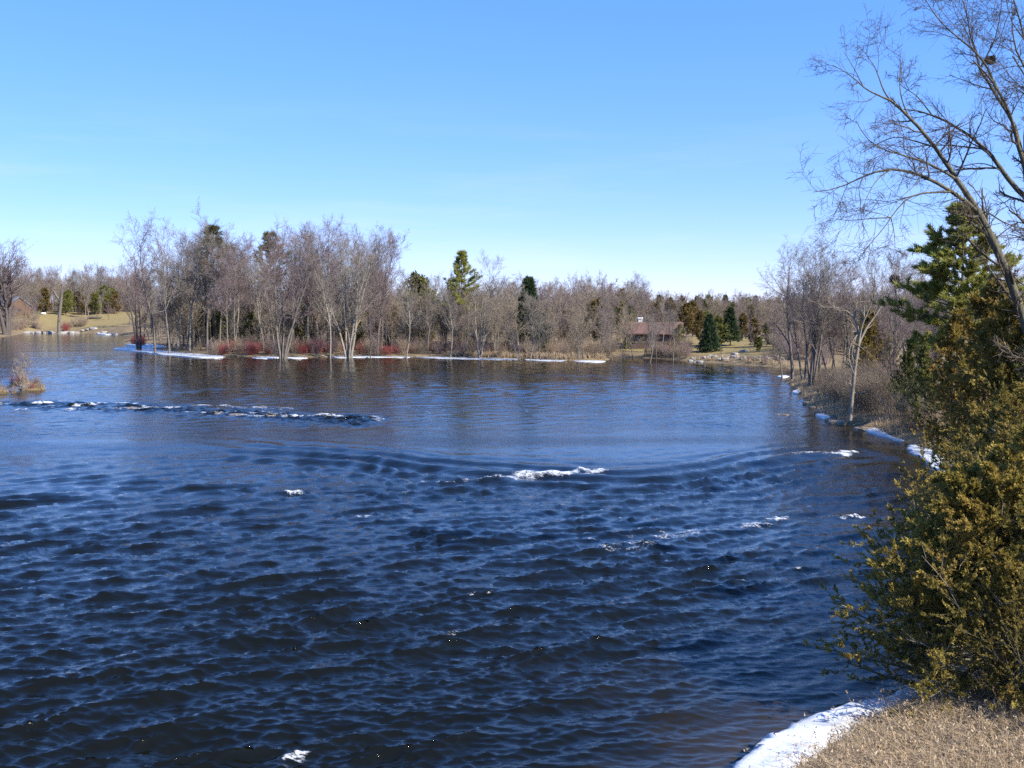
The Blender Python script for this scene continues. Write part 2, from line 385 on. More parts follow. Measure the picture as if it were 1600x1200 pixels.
def water_mat():
    m = MatB('river_water')
    v = m.mapped((.42, 1.4, 1), (0, 0, .15)); v2 = m.mapped((.5, 1.5, 1), (0, 0, .3))
    n1 = m.noise(2.6, 4, .55, v); n2 = m.noise(12, 5, .65, v2)
    lv = m.mapped((.035, .16, 1), (0, 0, .06)); patch = m.rng(m.noise(1.0, 4, .55, lv), .36, .66, .35, 1.35)
    n3 = m.noise(5.5, 5, .62, m.mapped((.42, 1.5, 1), (0, 0, -.2)))
    h = m.math('ADD', m.math('ADD', m.math('MULTIPLY', n1, .6), m.math('MULTIPLY', n3, .8)), m.math('MULTIPLY', n2, .38))
    bn = m.bump(h, 1.0, .05)
    far = m.attr('far')
    m.l.new(m.math('MULTIPLY', patch, m.rng(far, 0, 1, .42, .24)), bn.inputs['Strength'])
    m.l.new(m.rng(far, 0, 1, .035, .09), m.b.inputs['Roughness'])
    m.color(m.mix(m.attr('shallow'), (.0042, .0042, .0012), (.036, .025, .010)))
    m.b.inputs['Roughness'].default_value = .07; m.b.inputs['IOR'].default_value = 1.333; m.b.inputs['Specular IOR Level'].default_value = .5
    fm = m.node('ShaderNodeBsdfDiffuse'); fm.inputs['Color'].default_value = (.62, .65, .68, 1)
    ms = m.node('ShaderNodeMixShader')
    fv = m.noise(7.5, 8, .75, m.mapped((1, 1.6, 2), (0, 0, .15)), .5)
    fac = m.rng(m.math('SUBTRACT', m.math('ADD', m.math('MULTIPLY', m.attr('foam'), .36), fv), 0.0), .70, .92)
    fac = m.math('MULTIPLY', fac, m.rng(m.attr('foam'), .03, .15))
    m.l.new(fac, ms.inputs[0]); m.l.new(m.b.outputs[0], ms.inputs[1]); m.l.new(fm.outputs[0], ms.inputs[2]); m.l.new(ms.outputs[0], m.out.inputs['Surface'])
    return m.m
M['water'] = water_mat()
w = obj('water', mesh_np('water', np.stack([Xw, Yw, Zw], 1), F[:, ::-1], M['water'], {'foam': foam, 'far': np.maximum(sstep(30, 95, DIST), sstep(2, -2, s) * .9), 'shallow': np.clip(shallow, 0, 1)}))
tag(w, kind='structure')

# ------------------------------------------------------------------ plant growing tools (whole levels at a time)
def nrm(v): return v / (np.linalg.norm(v, axis=-1, keepdims=True) + 1e-9)
class Wood:
    def __init__(self): self.t = []
    def add(self, P, Rr, sides): self.t.append((P, Rr, sides))
    def mesh(self, name, mat):
        Vs, Fs, off = [], [], 0
        for P, Rr, s in self.t:
            B, n, _ = P.shape
            if B == 0: continue
            T = nrm(np.gradient(P, axis=1)); av = nrm(P[:, -1] - P[:, 0])
            ref = np.where(np.abs(av[:, 2:3]) < .8, np.array([[0, 0, 1.]]), np.array([[1., 0, 0]]))[:, None, :]
            U = nrm(np.cross(T, ref)); W = np.cross(T, U)
            a = np.arange(s) * 2 * np.pi / s
            ring = P[:, :, None, :] + Rr[:, :, None, None] * (U[:, :, None, :] * np.cos(a)[None, None, :, None] + W[:, :, None, :] * np.sin(a)[None, None, :, None])
            Vs.append(ring.reshape(-1, 3))
            b = np.arange(B)[:, None, None] * n * s; i = np.arange(n - 1)[None, :, None] * s; j = np.arange(s)[None, None, :]; j2 = (j + 1) % s
            Fs.append(np.stack([b + i + j, b + i + j2, b + i + s + j2, b + i + s + j], -1).reshape(-1, 4) + off); off += B * n * s
        return mesh_np(name, np.concatenate(Vs), np.concatenate(Fs), mat)
def along(P, idx, t):
    n = P.shape[1]; f = t * (n - 1); i = np.minimum(f.astype(int), n - 2); f = f - i
    p = P[idx, i]; q = P[idx, i + 1]
    return p + (q - p) * f[..., None], nrm(q - p)
def alongR(Rr, idx, t):
    n = Rr.shape[1]; f = t * (n - 1); i = np.minimum(f.astype(int), n - 2); f = f - i
    return Rr[idx, i] * (1 - f) + Rr[idx, i + 1] * f
def lens(P): return np.linalg.norm(np.diff(P, axis=1), axis=2).sum(1)
def grow(r, P, Rr, k, t0, t1, ang, angsd, ratio, rat_sd, rr, npts, wander, up, tip=.3, falloff=.5, absl=None, rmin=.0, shape=None):
    B = P.shape[0]; L = lens(P)
    kk = np.full(B, k) if np.isscalar(k) else k
    idx = np.repeat(np.arange(B), kk); nC = len(idx)
    loc = np.concatenate([(np.arange(c) + r.random(c)) / max(c, 1) for c in kk]) if nC else np.zeros(0)
    t = t0 + (t1 - t0) * loc
    p, tan = along(P, idx, t); R0 = np.maximum(alongR(Rr, idx, t) * rr, rmin)
    h = r.standard_normal((nC, 3)); perp = nrm(h - (h * tan).sum(1, keepdims=True) * tan)
    a = np.radians(ang + angsd * r.standard_normal(nC))[:, None]
    d = nrm(np.cos(a) * tan + np.sin(a) * perp)
    base = L[idx] if absl is None else absl
    ln = base * ratio * np.clip(1 + rat_sd * r.standard_normal(nC), .3, 2) * (1 - falloff * t)
    if shape is not None: ln = ln * shape(t)
    pts = [p]; st = (ln / (npts - 1))[:, None]
    for i in range(npts - 1):
        d = nrm(d + wander * r.standard_normal((nC, 3)) + np.array([0, 0, up]))
        pts.append(pts[-1] + d * st)
    Q = np.stack(pts, 1); tap = np.linspace(1, tip, npts)[None, :]
    return Q, R0[:, None] * tap

def bare_tree(seed, H=18.0, stems=1, r0=.22, spread=34, fork=.25, limbs=13, sub=7, tw=9, tw2=4, wood='bark_grey', twig='twig_grey', lean=.05, slim=1.0, twr=.011, droop=0.0):
    r = np.random.default_rng(seed); n = 9
    P = np.zeros((stems, n, 3)); Rr = np.zeros((stems, n))
    for s_ in range(stems):
        az = 2 * np.pi * (s_ + r.random() * .6) / stems; tilt = (.06 + .13 * r.random()) if stems > 1 else lean * r.random()
        d = np.array([math.cos(az) * tilt, math.sin(az) * tilt, 1.]); p = np.array([math.cos(az), math.sin(az), 0]) * (r0 * .8 if stems > 1 else 0); h = H * (1 if s_ == 0 else r.uniform(.75, .98)) * .93
        p = p + np.array([0, 0, -.35])
        for i in range(n):
            P[s_, i] = p; d = nrm(d + np.array([*(r.standard_normal(2) * .055), .03])); p = p + d * h / (n - 1)
        rs = r0 * (1 if stems == 1 else r.uniform(.6, .85))
        Rr[s_] = rs * np.array([1.25, .95, .86, .76, .64, .5, .36, .22, .07])
    lim = dict(wander=.13, up=.10)
    Q1, R1 = grow(r, P, Rr, limbs, fork, .97, spread, 9, .42 * slim, .22, .55, 6, .12, .10 - droop, .3, .55)
    Q2, R2 = grow(r, Q1, R1, sub, .18, 1.0, 42, 13, .46, .25, .55, 5, .16, .09 - droop, .35, .35, rmin=twr * 1.4)
    Q3, R3 = grow(r, Q2, R2, tw, .12, 1.0, 44, 16, .46, .3, .6, 3, .2, .07 - droop, .5, .25, rmin=twr)
    Qx, Rx = grow(r, P, Rr, 12, .5, 1.0, 40, 14, .12, .3, .3, 4, .15, .1, .4, .3, rmin=twr)
    tr_ = Wood(); tr_.add(P, Rr, 7); tr_.add(Q1, R1, 5)
    cr = Wood(); cr.add(Q2, R2, 4); cr.add(Q3, R3, 3); cr.add(Qx, Rx, 3)
    if tw2:
        Q4, R4 = grow(r, Q3, R3, tw2, .2, 1.0, 40, 16, .5, .3, .7, 2, .16, .05 - droop, .6, .2, rmin=twr * .75); cr.add(Q4, R4, 3)
    return [('trunk', tr_.mesh('trunk', M[wood])), ('crown', cr.mesh('crown', M[twig]))]

def blades(r, pos, direc, size, nb, spread, width, tone, flat=None):
    """nb slim leaf faces round each spray; returns verts, tris, tone"""
    n = len(pos); p = np.repeat(pos, nb, 0); d = np.repeat(direc, nb, 0); s = np.repeat(size, nb)
    u = r.random(n * nb)
    rnd = r.standard_normal((n * nb, 3)); 
    dd = nrm(d + spread * rnd)
    b = p + d * (s * u * .75)[:, None] + r.standard_normal((n * nb, 3)) * (s * .07)[:, None]
    L = s * (.34 + .36 * r.random(n * nb))
    side = nrm(np.cross(dd, r.standard_normal((n * nb, 3)))) * (L * width)[:, None]
    tip = b + dd * L[:, None]; midp = b + dd * (L * .3)[:, None]
    V = np.stack([b - side * .9, midp + side * 1.3, tip], 1).reshape(-1, 3)
    F = np.arange(n * nb * 3).reshape(-1, 3)
    T = np.repeat(np.clip(np.repeat(tone, nb) + .16 * r.standard_normal(n * nb), 0, 1), 3)
    return V, F, T

def pine(seed, H=18.0, wid=.24, bare=.35, mat='pine', wood='bark_dark', whorls=17, nb=16, tuft=.75, per=6):
    """white pine: open tiers of level limbs carrying upswept tufts"""
    r = np.random.default_rng(seed); n = 8
    P = np.zeros((1, n, 3)); P[0, :, 2] = np.linspace(-.4, H, n); P[0, :, :2] += np.cumsum(r.standard_normal((n, 2)) * .04 * H / 18, 0)
    Rr = (H / 18 * .26 * np.linspace(1.05, .06, n))[None]
    zs = np.linspace(bare, .985, whorls); Qs, Rs = [], []
    for i, t in enumerate(zs):
        k = r.integers(4, 7); az = r.random() * 6.28
        prof = (min(1.0, (1 - t) / (1 - bare) * 1.7 + .10)) * (.6 + .6 * r.random())
        for j in range(k):
            a = az + j * 6.283 / k + r.normal() * .35; L = H * wid * prof * r.uniform(.6, 1.15)
            p, _ = along(P, np.array([0]), np.array([t])); p = p[0]
            d = np.array([math.cos(a), math.sin(a), .10 + .55 * max(0, t - .6) + r.normal() * .08]); pts = [p]
            for q in range(4):
                d = nrm(d + np.array([0, 0, .07]) + r.standard_normal(3) * .06); pts.append(pts[-1] + d * L / 4)
            Qs.append(pts); Rs.append(.045 * H / 18 * prof * np.linspace(1, .3, 5) + .006)
    Q1 = np.array(Qs); R1 = np.array(Rs)
    Q2, R2 = grow(r, Q1, R1, per, .3, 1.0, 46, 14, .33, .3, .6, 4, .1, .13, .5, .3, rmin=.008)
    Q2[:, :, 2] = Q2[:, :1, 2] + (Q2[:, :, 2] - Q2[:, :1, 2]) * .55
    wdd = Wood(); wdd.add(P, Rr, 8); wdd.add(Q1, R1, 4); wdd.add(Q2, R2, 3)
    pos, di = [], []
    for Q, m, lo in ((Q1, 7, .45), (Q2, 5, .25)):
        idx = np.repeat(np.arange(len(Q)), m); t = lo + (1 - lo) * r.random(len(idx)); p, d = along(Q, idx, t); pos.append(p); di.append(nrm(d + np.array([0, 0, .35])))
    pos.append(P[:, -1] + np.zeros((6, 3)) - np.array([0, 0, 1]) * r.random((6, 1)) * .8); di.append(np.tile([[0, 0, 1.]], (6, 1)))
    pos = np.concatenate(pos); di = np.concatenate(di)
    sz = tuft * H / 18 * r.uniform(.7, 1.25, len(pos)); tone = r.random(len(pos))
    V, F_, T = blades(r, pos, di, sz, nb, .5, .08, tone)
    return [('trunk', wdd.mesh('trunk', M[wood])), ('crown', mesh_np('crown', V, F_, M[mat], {'tone': T}, False))]

def spruce(seed, H=10.0, wid=.3, bare=.04, mat='spruce', nb=12, tiers=26, size=.5):
    """spruce: narrow cone of drooping layered boughs"""
    r = np.random.default_rng(seed); n = 6
    P = np.zeros((1, n, 3)); P[0, :, 2] = np.linspace(-.3, H, n); Rr = (H * .016 * np.linspace(1.1, .05, n))[None]
    Qs, Rs = [], []
    for t in np.linspace(bare, .985, tiers):
        k = int(r.integers(8, 12)); az = r.random() * 6.28
        for j in range(k):
            a = az + j * 6.283 / k + r.normal() * .15; L = H * wid * ((1 - t) / (1 - bare)) ** .9 * r.uniform(.75, 1.12) + .1
            d = np.array([math.cos(a), math.sin(a), .12 if t < .7 else .5]); pts = [np.array([0, 0, t * H])]
            for q in range(4):
                d = nrm(d + np.array([0, 0, -.16 + .12 * q])); pts.append(pts[-1] + d * L / 4)
            Qs.append(pts); Rs.append(.012 * np.linspace(1, .3, 5) + .004)
    Q1 = np.array(Qs); R1 = np.array(Rs)
    Q2, R2 = grow(r, Q1, R1, 5, .2, 1, 48, 10, .32, .2, .6, 3, .05, -.05, .5, .4, rmin=.004)
    wdd = Wood(); wdd.add(P, Rr, 7); wdd.add(Q1, R1, 3)
    pos, di = [], []
    for Q, m, lo in ((Q1, 6, .3), (Q2, 4, .1)):
        idx = np.repeat(np.arange(len(Q)), m); t = lo + (1 - lo) * r.random(len(idx)); p, d = along(Q, idx, t); pos.append(p); di.append(d)
    pos = np.concatenate(pos); di = np.concatenate(di); sz = size * H / 10 * r.uniform(.7, 1.2, len(pos))
    V, F_, T = blades(r, pos, di, sz, nb, .4, .16, r.random(len(pos)))
    return [('trunk', wdd.mesh('trunk', M['bark_dark'])), ('crown', mesh_np('crown', V, F_, M[mat], {'tone': T}, False))]

def cedar(seed, H=6.0, wid=1.8, limbs=70, sub=9, spr=5, nb=9, size=.3, mat='cedar', bare=.06, stems=2, full=.35, wood='bark_near', twigout=0, width=.2, ang=62, up=.13, cone=False, sd=.27):
    """cedar: dense flame-shaped crown of steeply rising limbs with frond sprays, uneven outline"""
    r = np.random.default_rng(seed); n = 7
    P = np.zeros((stems, n, 3)); Rr = np.zeros((stems, n))
    for s_ in range(stems):
        a = r.random() * 6.28; t_ = .10 if stems > 1 else .02
        P[s_, :, 2] = np.linspace(-.3, H * (1 if s_ == 0 else r.uniform(.7, .92)), n)
        P[s_, :, 0] = np.linspace(0, 1, n) * math.cos(a) * t_ * H; P[s_, :, 1] = np.linspace(0, 1, n) * math.sin(a) * t_ * H
        P[s_, :, :2] += np.cumsum(r.standard_normal((n, 2)) * .03, 0); Rr[s_] = H * .016 * np.linspace(1.1, .12, n)
    prof = (lambda t: np.clip((1.04 - t) ** .85 * 1.02, .06, 1)) if cone else lambda t: np.clip(np.minimum((1.03 - t) ** .75 * 1.35, .62 + 2.2 * t), .08, 1.1)
    Q1, R1 = grow(r, P, Rr, limbs // stems, bare, .985, ang, 12, wid, sd, .4, 6, .09, up, .25, 0.0, absl=1.0, rmin=.007, shape=prof)
    Q2, R2 = grow(r, Q1, R1, sub, .25, 1.0, 42, 14, .34, .3, .55, 4, .12, .08, .4, .35, rmin=.004)
    wdd = Wood(); wdd.add(P, Rr, 7); wdd.add(Q1, R1, 4); wdd.add(Q2, R2, 3)
    if twigout:
        ii = r.choice(len(Q1), twigout); d = nrm(Q1[ii, -1] - Q1[ii, -2]); QQ = Q1[ii, -1][:, None] + (d + .25 * r.standard_normal(d.shape))[:, None] * np.linspace(-.6, .5, 4)[None, :, None] * r.uniform(.5, 1.2, (twigout, 1, 1))
        wo_ = Wood(); wo_.add(QQ + r.standard_normal(QQ.shape) * .03, np.tile(np.array([[.012, .010, .008, .004]]), (twigout, 1)), 4)
        Q5, R5 = grow(r, QQ, np.full((twigout, 4), .008), 3, .3, 1, 40, 12, .4, .2, .7, 3, .1, .05, .4); wo_.add(Q5, R5, 3)
    pos, di, tn = [], [], []
    for Q, m, lo in ((Q1, spr * 2, full), (Q2, spr, .15)):
        idx = np.repeat(np.arange(len(Q)), m); t = lo + (1 - lo) * r.random(len(idx)); p, d = along(Q, idx, t)
        pos.append(p); di.append(nrm(d + .45 * r.standard_normal(d.shape) + np.array([0, 0, .2]))); lt = r.random(len(Q)) * .6; tn.append(lt[idx] + .4 * r.random(len(idx)))
    pos = np.concatenate(pos); di = np.concatenate(di); tn = np.concatenate(tn); sz = size * r.uniform(.6, 1.35, len(pos))
    V, F_, T = blades(r, pos, di, sz, nb, .5, width, tn)
    parts = [('trunk', wdd.mesh('trunk', M[wood])), ('crown', mesh_np('crown', V, F_, M[mat], {'tone': T}, False))]
    if twigout: parts.append(('dead_twigs', wo_.mesh('dead_twigs', M['bark_pale'])))
    return parts

def shrub(seed, H=1.6, stems=46, wide=.5, mat='twig_brown', rr=.008, sub=5, sub2=2):
    r = np.random.default_rng(seed); n = 5
    a = r.random(stems) * 6.283; q = np.sqrt(r.random(stems)) * wide * .6
    P = np.zeros((stems, n, 3)); tilt = r.random(stems) * .55
    d = np.stack([np.cos(a) * tilt, np.sin(a) * tilt, np.ones(stems)], 1); p = np.stack([np.cos(a) * q, np.sin(a) * q, np.full(stems, -.08)], 1)
    hl = H * r.uniform(.5, 1.05, stems)
    for i in range(n):
        P[:, i] = p; d = nrm(d + .1 * r.standard_normal((stems, 3))); p = p + d * (hl / (n - 1))[:, None]
    Rr = np.tile(np.linspace(1.2, .5, n) * rr, (stems, 1))
    Q, R2 = grow(r, P, Rr, sub, .25, 1, 34, 12, .42, .3, .7, 3, .12, .08, .5, .3, rmin=rr * .5)
    w_ = Wood(); w_.add(P, Rr, 4); c = Wood(); c.add(Q, R2, 3)
    if sub2:
        Q3, R3 = grow(r, Q, R2, sub2, .3, 1, 34, 12, .5, .3, .8, 3, .1, .06, .6, .3, rmin=rr * .4); c.add(Q3, R3, 3)
    return [('stems', w_.mesh('stems', M[mat])), ('twigs', c.mesh('twigs', M[mat]))]

# ------------------------------------------------------------------ kinds of tree
V_TALL = [bare_tree(100 + i, 20, 1, .175, 30, .32, 17, 8, 8, 4, w_, t_, .06, .85, .0115) for i, (w_, t_) in enumerate(
    (('bark_grey', 'twig_grey'), ('bark_grey', 'twig_mauve'), ('bark_dark', 'twig_grey'), ('bark_pale', 'twig_grey'), ('bark_grey', 'twig_mauve')))]
V_CLUMP = [bare_tree(120 + i, 20, 4 + i % 2, .24, 32, .28, 8, 7, 7, 4, w_, t_, .05, .75, .0115) for i, (w_, t_) in enumerate(
    (('bark_grey', 'twig_mauve'), ('bark_pale', 'twig_grey'), ('bark_dark', 'twig_mauve')))]
V_SCRUB = [bare_tree(140 + i, 10, 1 + (i % 2) * 2, .10, 38, .2, 13 - (i % 2) * 5, 8, 8, 3, w_, t_, .15, 1.0, .0105) for i, (w_, t_) in enumerate(
    (('bark_grey', 'twig_grey'), ('bark_pale', 'twig_tan'), ('bark_dark', 'twig_mauve'), ('bark_grey', 'twig_tan')))]
V_RIGHT = [bare_tree(160 + i, 14, st_, .17, 30, .25, 14 if st_ < 3 else 8, 8, 8, 5, 'bark_grey', t_, .1, .9, .0075) for i, (st_, t_) in enumerate(
    ((5, 'twig_grey'), (1, 'twig_grey'), (2, 'twig_mauve')))]
V_PINE = [pine(200, 18, .17, .42, 'pine', 'bark_grey', 13, 12), pine(201, 18, .16, .55, 'pine_dull', 'bark_dark', 11, 10)]
V_SPRUCE = [spruce(210, nb=8, size=.6), spruce(211, 10, .24, .10, nb=7, size=.6)]
V_CED_FAR = [cedar(220 + i, 6, 1.5 + .2 * i, 46, 5, 3, 6, .5, mt, .08, 1, .4, 'bark_dark', 0, .25) for i, mt in enumerate(('cedar_far', 'cedar_green', 'cedar_far'))]
V_SHRUB = [shrub(230 + i, 1.7, 46, .6, mt, .009) for i, mt in enumerate(('twig_brown', 'twig_tan', 'twig_mauve'))]
V_RED = [shrub(240 + i, 1.5, 60, .9, 'twig_red', .011, 5, 1) for i in range(2)]

rng = random.Random(4)
def put(name, parts, px, py, label, cat, group=None, top=None, H=None, rotz=None, d=None, mul=1.0, tilt=(0, 0)):
    """stand a plant where its foot shows in the photograph; top = picture row of its tip, H = height of the kind as grown"""
    if d is None: x, y, _ = at(px, py, .4)
    else: x, y, _ = atd(px, py, d)
    z = g1(x, y)
    sc = mul
    if top is not None: sc = (atd(px, top, y)[2] - z) / H
    return thing(name, parts, (x, y, z), label, cat, group, rng.random() * 6.28 if rotz is None else rotz, sc, tilt)

# ------------------------------------------------------------------ wooded point across the river: the trees that stand out
PT = 'tall bare trees on the wooded point'
for kind, i, px, py, top, lab, tl in (
    (V_CLUMP, 0, 442, 557, 345, 'large grey bare maple with many spreading stems rising from the shore snow between red shrubs', (0, 0)),
    (V_CLUMP, 1, 545, 555, 349, 'large pale-barked bare tree of several stems standing on the snowy shore of the point', (0, 0)),
    (V_TALL, 1, 243, 549, 342, 'tall mauve-twigged bare tree at the left end of the wooded point', (0, 0)),
    (V_TALL, 0, 265, 550, 350, 'tall grey bare tree beside the ice tongue, second from the left end', (0, 0)),
    (V_CLUMP, 2, 218, 545, 385, 'lower bushy bare tree clump leaning out over the ice tongue', (0, 0)),
    (V_TALL, 3, 297, 548, 352, 'tall bare tree with a pale straight trunk behind the ice tongue', (0, 0)),
    (V_TALL, 2, 318, 544, 335, 'tallest bare tree of the point, holding a dark nest, left of the pine', (0, 0)),
    (V_TALL, 3, 366, 549, 372, 'bare pale tree leaning right, between the two pines of the point', (0, .10)),
    (V_TALL, 0, 480, 550, 345, 'tall grey bare tree just right of the large spreading maple', (0, .04)),
    (V_TALL, 3, 516, 556, 400, 'slim pale bare tree left of the large pale-stemmed clump', (0, -.03)),
    (V_TALL, 4, 590, 553, 362, 'tall bare tree leaning right at the end of the high part of the point', (0, .13)),
    (V_SCRUB, 2, 578, 555, 470, 'stubby dark bare tree with jagged limbs on the snowy shore', (0, 0)),
    (V_TALL, 3, 634, 555, 420, 'bare tree with a pale trunk leaning right, left of the lone green pine', (0, .08)),
    (V_TALL, 0, 668, 553, 432, 'mid-height grey bare tree between pale leaning tree and lone green pine', (0, 0)),
    (V_TALL, 3, 703, 556, 445, 'bare tree with a pale trunk on the snow in front of the lone green pine', (0, .04)),
    (V_CLUMP, 1, 750, 556, 440, 'pale bare clump of three bright stems right of the lone green pine', (0, 0)),
    (V_TALL, 0, 768, 550, 402, 'taller bare tree with airy rounded crown right of the lone green pine', (0, 0)),
    (V_SCRUB, 1, 812, 558, 452, 'slender pale bare tree leaning left beside the pointed dark spruce', (0, -.2)),
    (V_TALL, 3, 828, 559, 455, 'bare tree with a bright white trunk in front of the pointed dark spruce', (0, .05)),
    (V_SCRUB, 0, 846, 559, 462, 'short grey bare tree on the shore right of the pointed spruce', (0, 0)),
    (V_SCRUB, 3, 905, 560, 470, 'thin pale crooked bare tree above the tan shore grass', (0, 0)),
    (V_SCRUB, 2, 938, 556, 478, 'dark low bare tree near the right tip of the point', (0, .1)),
):
    put('bare_tree', kind[i], px, py, lab, 'tree', None, top, 20 if kind in (V_TALL, V_CLUMP) else 10, tilt=tl, rotz=0.0 if tl != (0, 0) else None)
put('pine_tree', V_PINE[1], 336, 545, 'dull green pine with flat top standing among bare trees near the left of the point', 'tree', None, 358, 18)
put('pine_tree', V_PINE[1], 425, 543, 'browner pine half hidden behind the large spreading maple', 'tree', None, 368, 18)
put('pine_tree', V_PINE[0], 722, 551, 'lone bright green pine standing above the low woods of the point', 'tree', None, 397, 18)
put('spruce_tree', V_SPRUCE[1], 826, 553, 'dark spruce with a thin pointed top above the low woods of the point', 'tree', None, 438, 10)
put('cedar_tree', V_CED_FAR[1], 655, 545, 'narrow olive evergreen poking above the bare trees left of the lone pine', 'tree', None, 432, 6)

def scatter(n, region, fn, mind=2.0, shore=1.5, seed=1):
    r = np.random.default_rng(seed); out = []; tries = 0
    while len(out) < n and tries < 40:
        tries += 1
        c = region(r, 400); ok = sdist(c[:, 0], c[:, 1]) > shore
        for x, y in c[ok]:
            if all((x - a) ** 2 + (y - b) ** 2 > mind * mind for a, b in out):
                out.append((x, y))
                if len(out) >= n: break
    zz = gz(np.array([o[0] for o in out]), np.array([o[1] for o in out]))
    for (x, y), z in zip(out, zz): fn(r, x, y, float(z))
def band(px0, px1, d0, d1):
    def f(r, n):
        d = r.uniform(d0, d1, n); px = r.uniform(px0, px1, n); return np.stack([(px - 800) / FPX * d, d], 1)
    return f
MARKS = [(205, 'the left end of the wooded point'), (297, 'the straight pale-trunked tree'), (336, 'the flat-topped dull pine'), (385, 'the two pines of the point'), (425, 'the browner pine'), (480, 'the large spreading maple'), (545, 'the large pale-stemmed clump'), (590, 'the tall right-leaning tree'), (634, 'the pale leaning tree'), (680, 'the narrow olive evergreen'), (722, 'the lone green pine'), (768, 'the airy rounded tree'), (826, 'the pointed dark spruce'), (870, 'the snow strip by the spruce'), (905, 'the thin crooked tree'), (945, 'the right tip of the point')]
TONES = {}
def where(x, y, d0, d1):
    px = 800 + FPX * x / y; m_, n_ = min(MARKS, key=lambda q: abs(q[0] - px))
    side = 'straight behind' if abs(px - m_) < 7 else ('left of' if px < m_ else 'right of')
    row = 'front' if y < d0 + (d1 - d0) * .34 else ('middle' if y < d0 + (d1 - d0) * .67 else 'back')
    return row, side, n_
def point_fn(kinds, h0, h1, base, word, group, d0, d1, name='bare_tree'):
    def f(r, x, y, z):
        i = r.integers(len(kinds)); h = r.uniform(h0, h1); row, side, n_ = where(x, y, d0, d1)
        hw = 'shorter' if h < h0 + (h1 - h0) * .4 else 'taller'
        tone = {'bark_grey': 'grey', 'bark_pale': 'pale-stemmed', 'bark_dark': 'dark-stemmed'}[kinds[i][0][1].materials[0].name] if name == 'bare_tree' else kinds[i][1][1].materials[0].name.split('_')[0].replace('far', 'rusty')
        thing(name, kinds[i], (x, y, z), '%s %s %s-row %s %s %s' % (hw, tone, row, word, side, n_), 'tree', group, r.random() * 6.28, h / base)
    return f
def tree_fn(kinds, h0, h1, base, label, group, name='bare_tree'):
    def f(r, x, y, z):
        thing(name, kinds[r.integers(len(kinds))], (x, y, z), label, 'tree', group, r.random() * 6.28, r.uniform(h0, h1) / base)
    return f
scatter(52, band(198, 600, 168, 200), point_fn(V_TALL, 15, 21.5, 20, 'high-crowned bare tree', 'bare trees of the high left half of the point', 168, 200), 2.3, 2, 1)
scatter(50, band(205, 600, 168, 215), point_fn(V_SCRUB, 7, 12, 10, 'understorey bare tree', 'understorey trees of the left half of the point', 168, 215), 1.8, 2, 2)
scatter(90, band(590, 965, 160, 205), point_fn(V_SCRUB, 8.0, 11.8, 10, 'low bare tree', 'bare trees of the low right half of the point', 160, 205), 1.7, 2, 3)
scatter(20, band(600, 900, 168, 200), point_fn(V_TALL, 10.5, 13, 20, 'slim bare tree', 'slim taller trees of the right half of the point', 168, 200), 2.5, 2, 4)
scatter(34, band(230, 960, 176, 205), point_fn(V_CED_FAR, 3.5, 8, 6, 'cedar half hidden', 'cedars inside the wooded point', 176, 205, 'cedar_tree'), 2.5, 5, 5)
# far woods along the skyline: each reads as one mass
_src = {}
def sources(key, kinds):
    if key not in _src:
        objs = []
        for i, parts in enumerate(kinds):
            t = bpy.data.objects.new(key + '_trunk_%d' % i, parts[0][1]); cdat = bpy.data.objects.new(key + '_crown_%d' % i, parts[1][1]); objs.append((t, cdat))
        _src[key] = objs
    return _src[key]
def wood_nodes(objs):
    ng = bpy.data.node_groups.new('woodland', 'GeometryNodeTree')
    ng.interface.new_socket('Geometry', in_out='INPUT', socket_type='NodeSocketGeometry'); ng.interface.new_socket('Geometry', in_out='OUTPUT', socket_type='NodeSocketGeometry')
    N = ng.nodes; L = ng.links; gi = N.new('NodeGroupInput'); go = N.new('NodeGroupOutput'); jn = N.new('GeometryNodeJoinGeometry')
    def named(n, t):
        a = N.new('GeometryNodeInputNamedAttribute'); a.data_type = t; a.inputs['Name'].default_value = n; return a.outputs['Attribute']
    kind = named('kind_id', 'INT'); sc = named('size', 'FLOAT'); rt = named('turn', 'FLOAT')
    cx = N.new('ShaderNodeCombineXYZ'); L.new(rt, cx.inputs['Z'])
    for i, pair in enumerate(objs):
        cmp = N.new('FunctionNodeCompare'); cmp.data_type = 'INT'; cmp.operation = 'EQUAL'
        ins = [q for q in cmp.inputs if q.type == 'INT']; L.new(kind, ins[0]); ins[1].default_value = i
        both = N.new('GeometryNodeJoinGeometry')
        for o in pair:
            oi = N.new('GeometryNodeObjectInfo'); oi.inputs['Object'].default_value = o; L.new(oi.outputs['Geometry'], both.inputs[0])
        g2 = N.new('GeometryNodeGeometryToInstance'); L.new(both.outputs[0], g2.inputs[0])
        ip = N.new('GeometryNodeInstanceOnPoints'); L.new(gi.outputs[0], ip.inputs['Points']); L.new(cmp.outputs['Result'], ip.inputs['Selection'])
        L.new(g2.outputs[0], ip.inputs['Instance']); L.new(cx.outputs[0], ip.inputs['Rotation']); L.new(sc, ip.inputs['Scale']); L.new(ip.outputs[0], jn.inputs[0])
    L.new(jn.outputs[0], go.inputs[0]); return ng
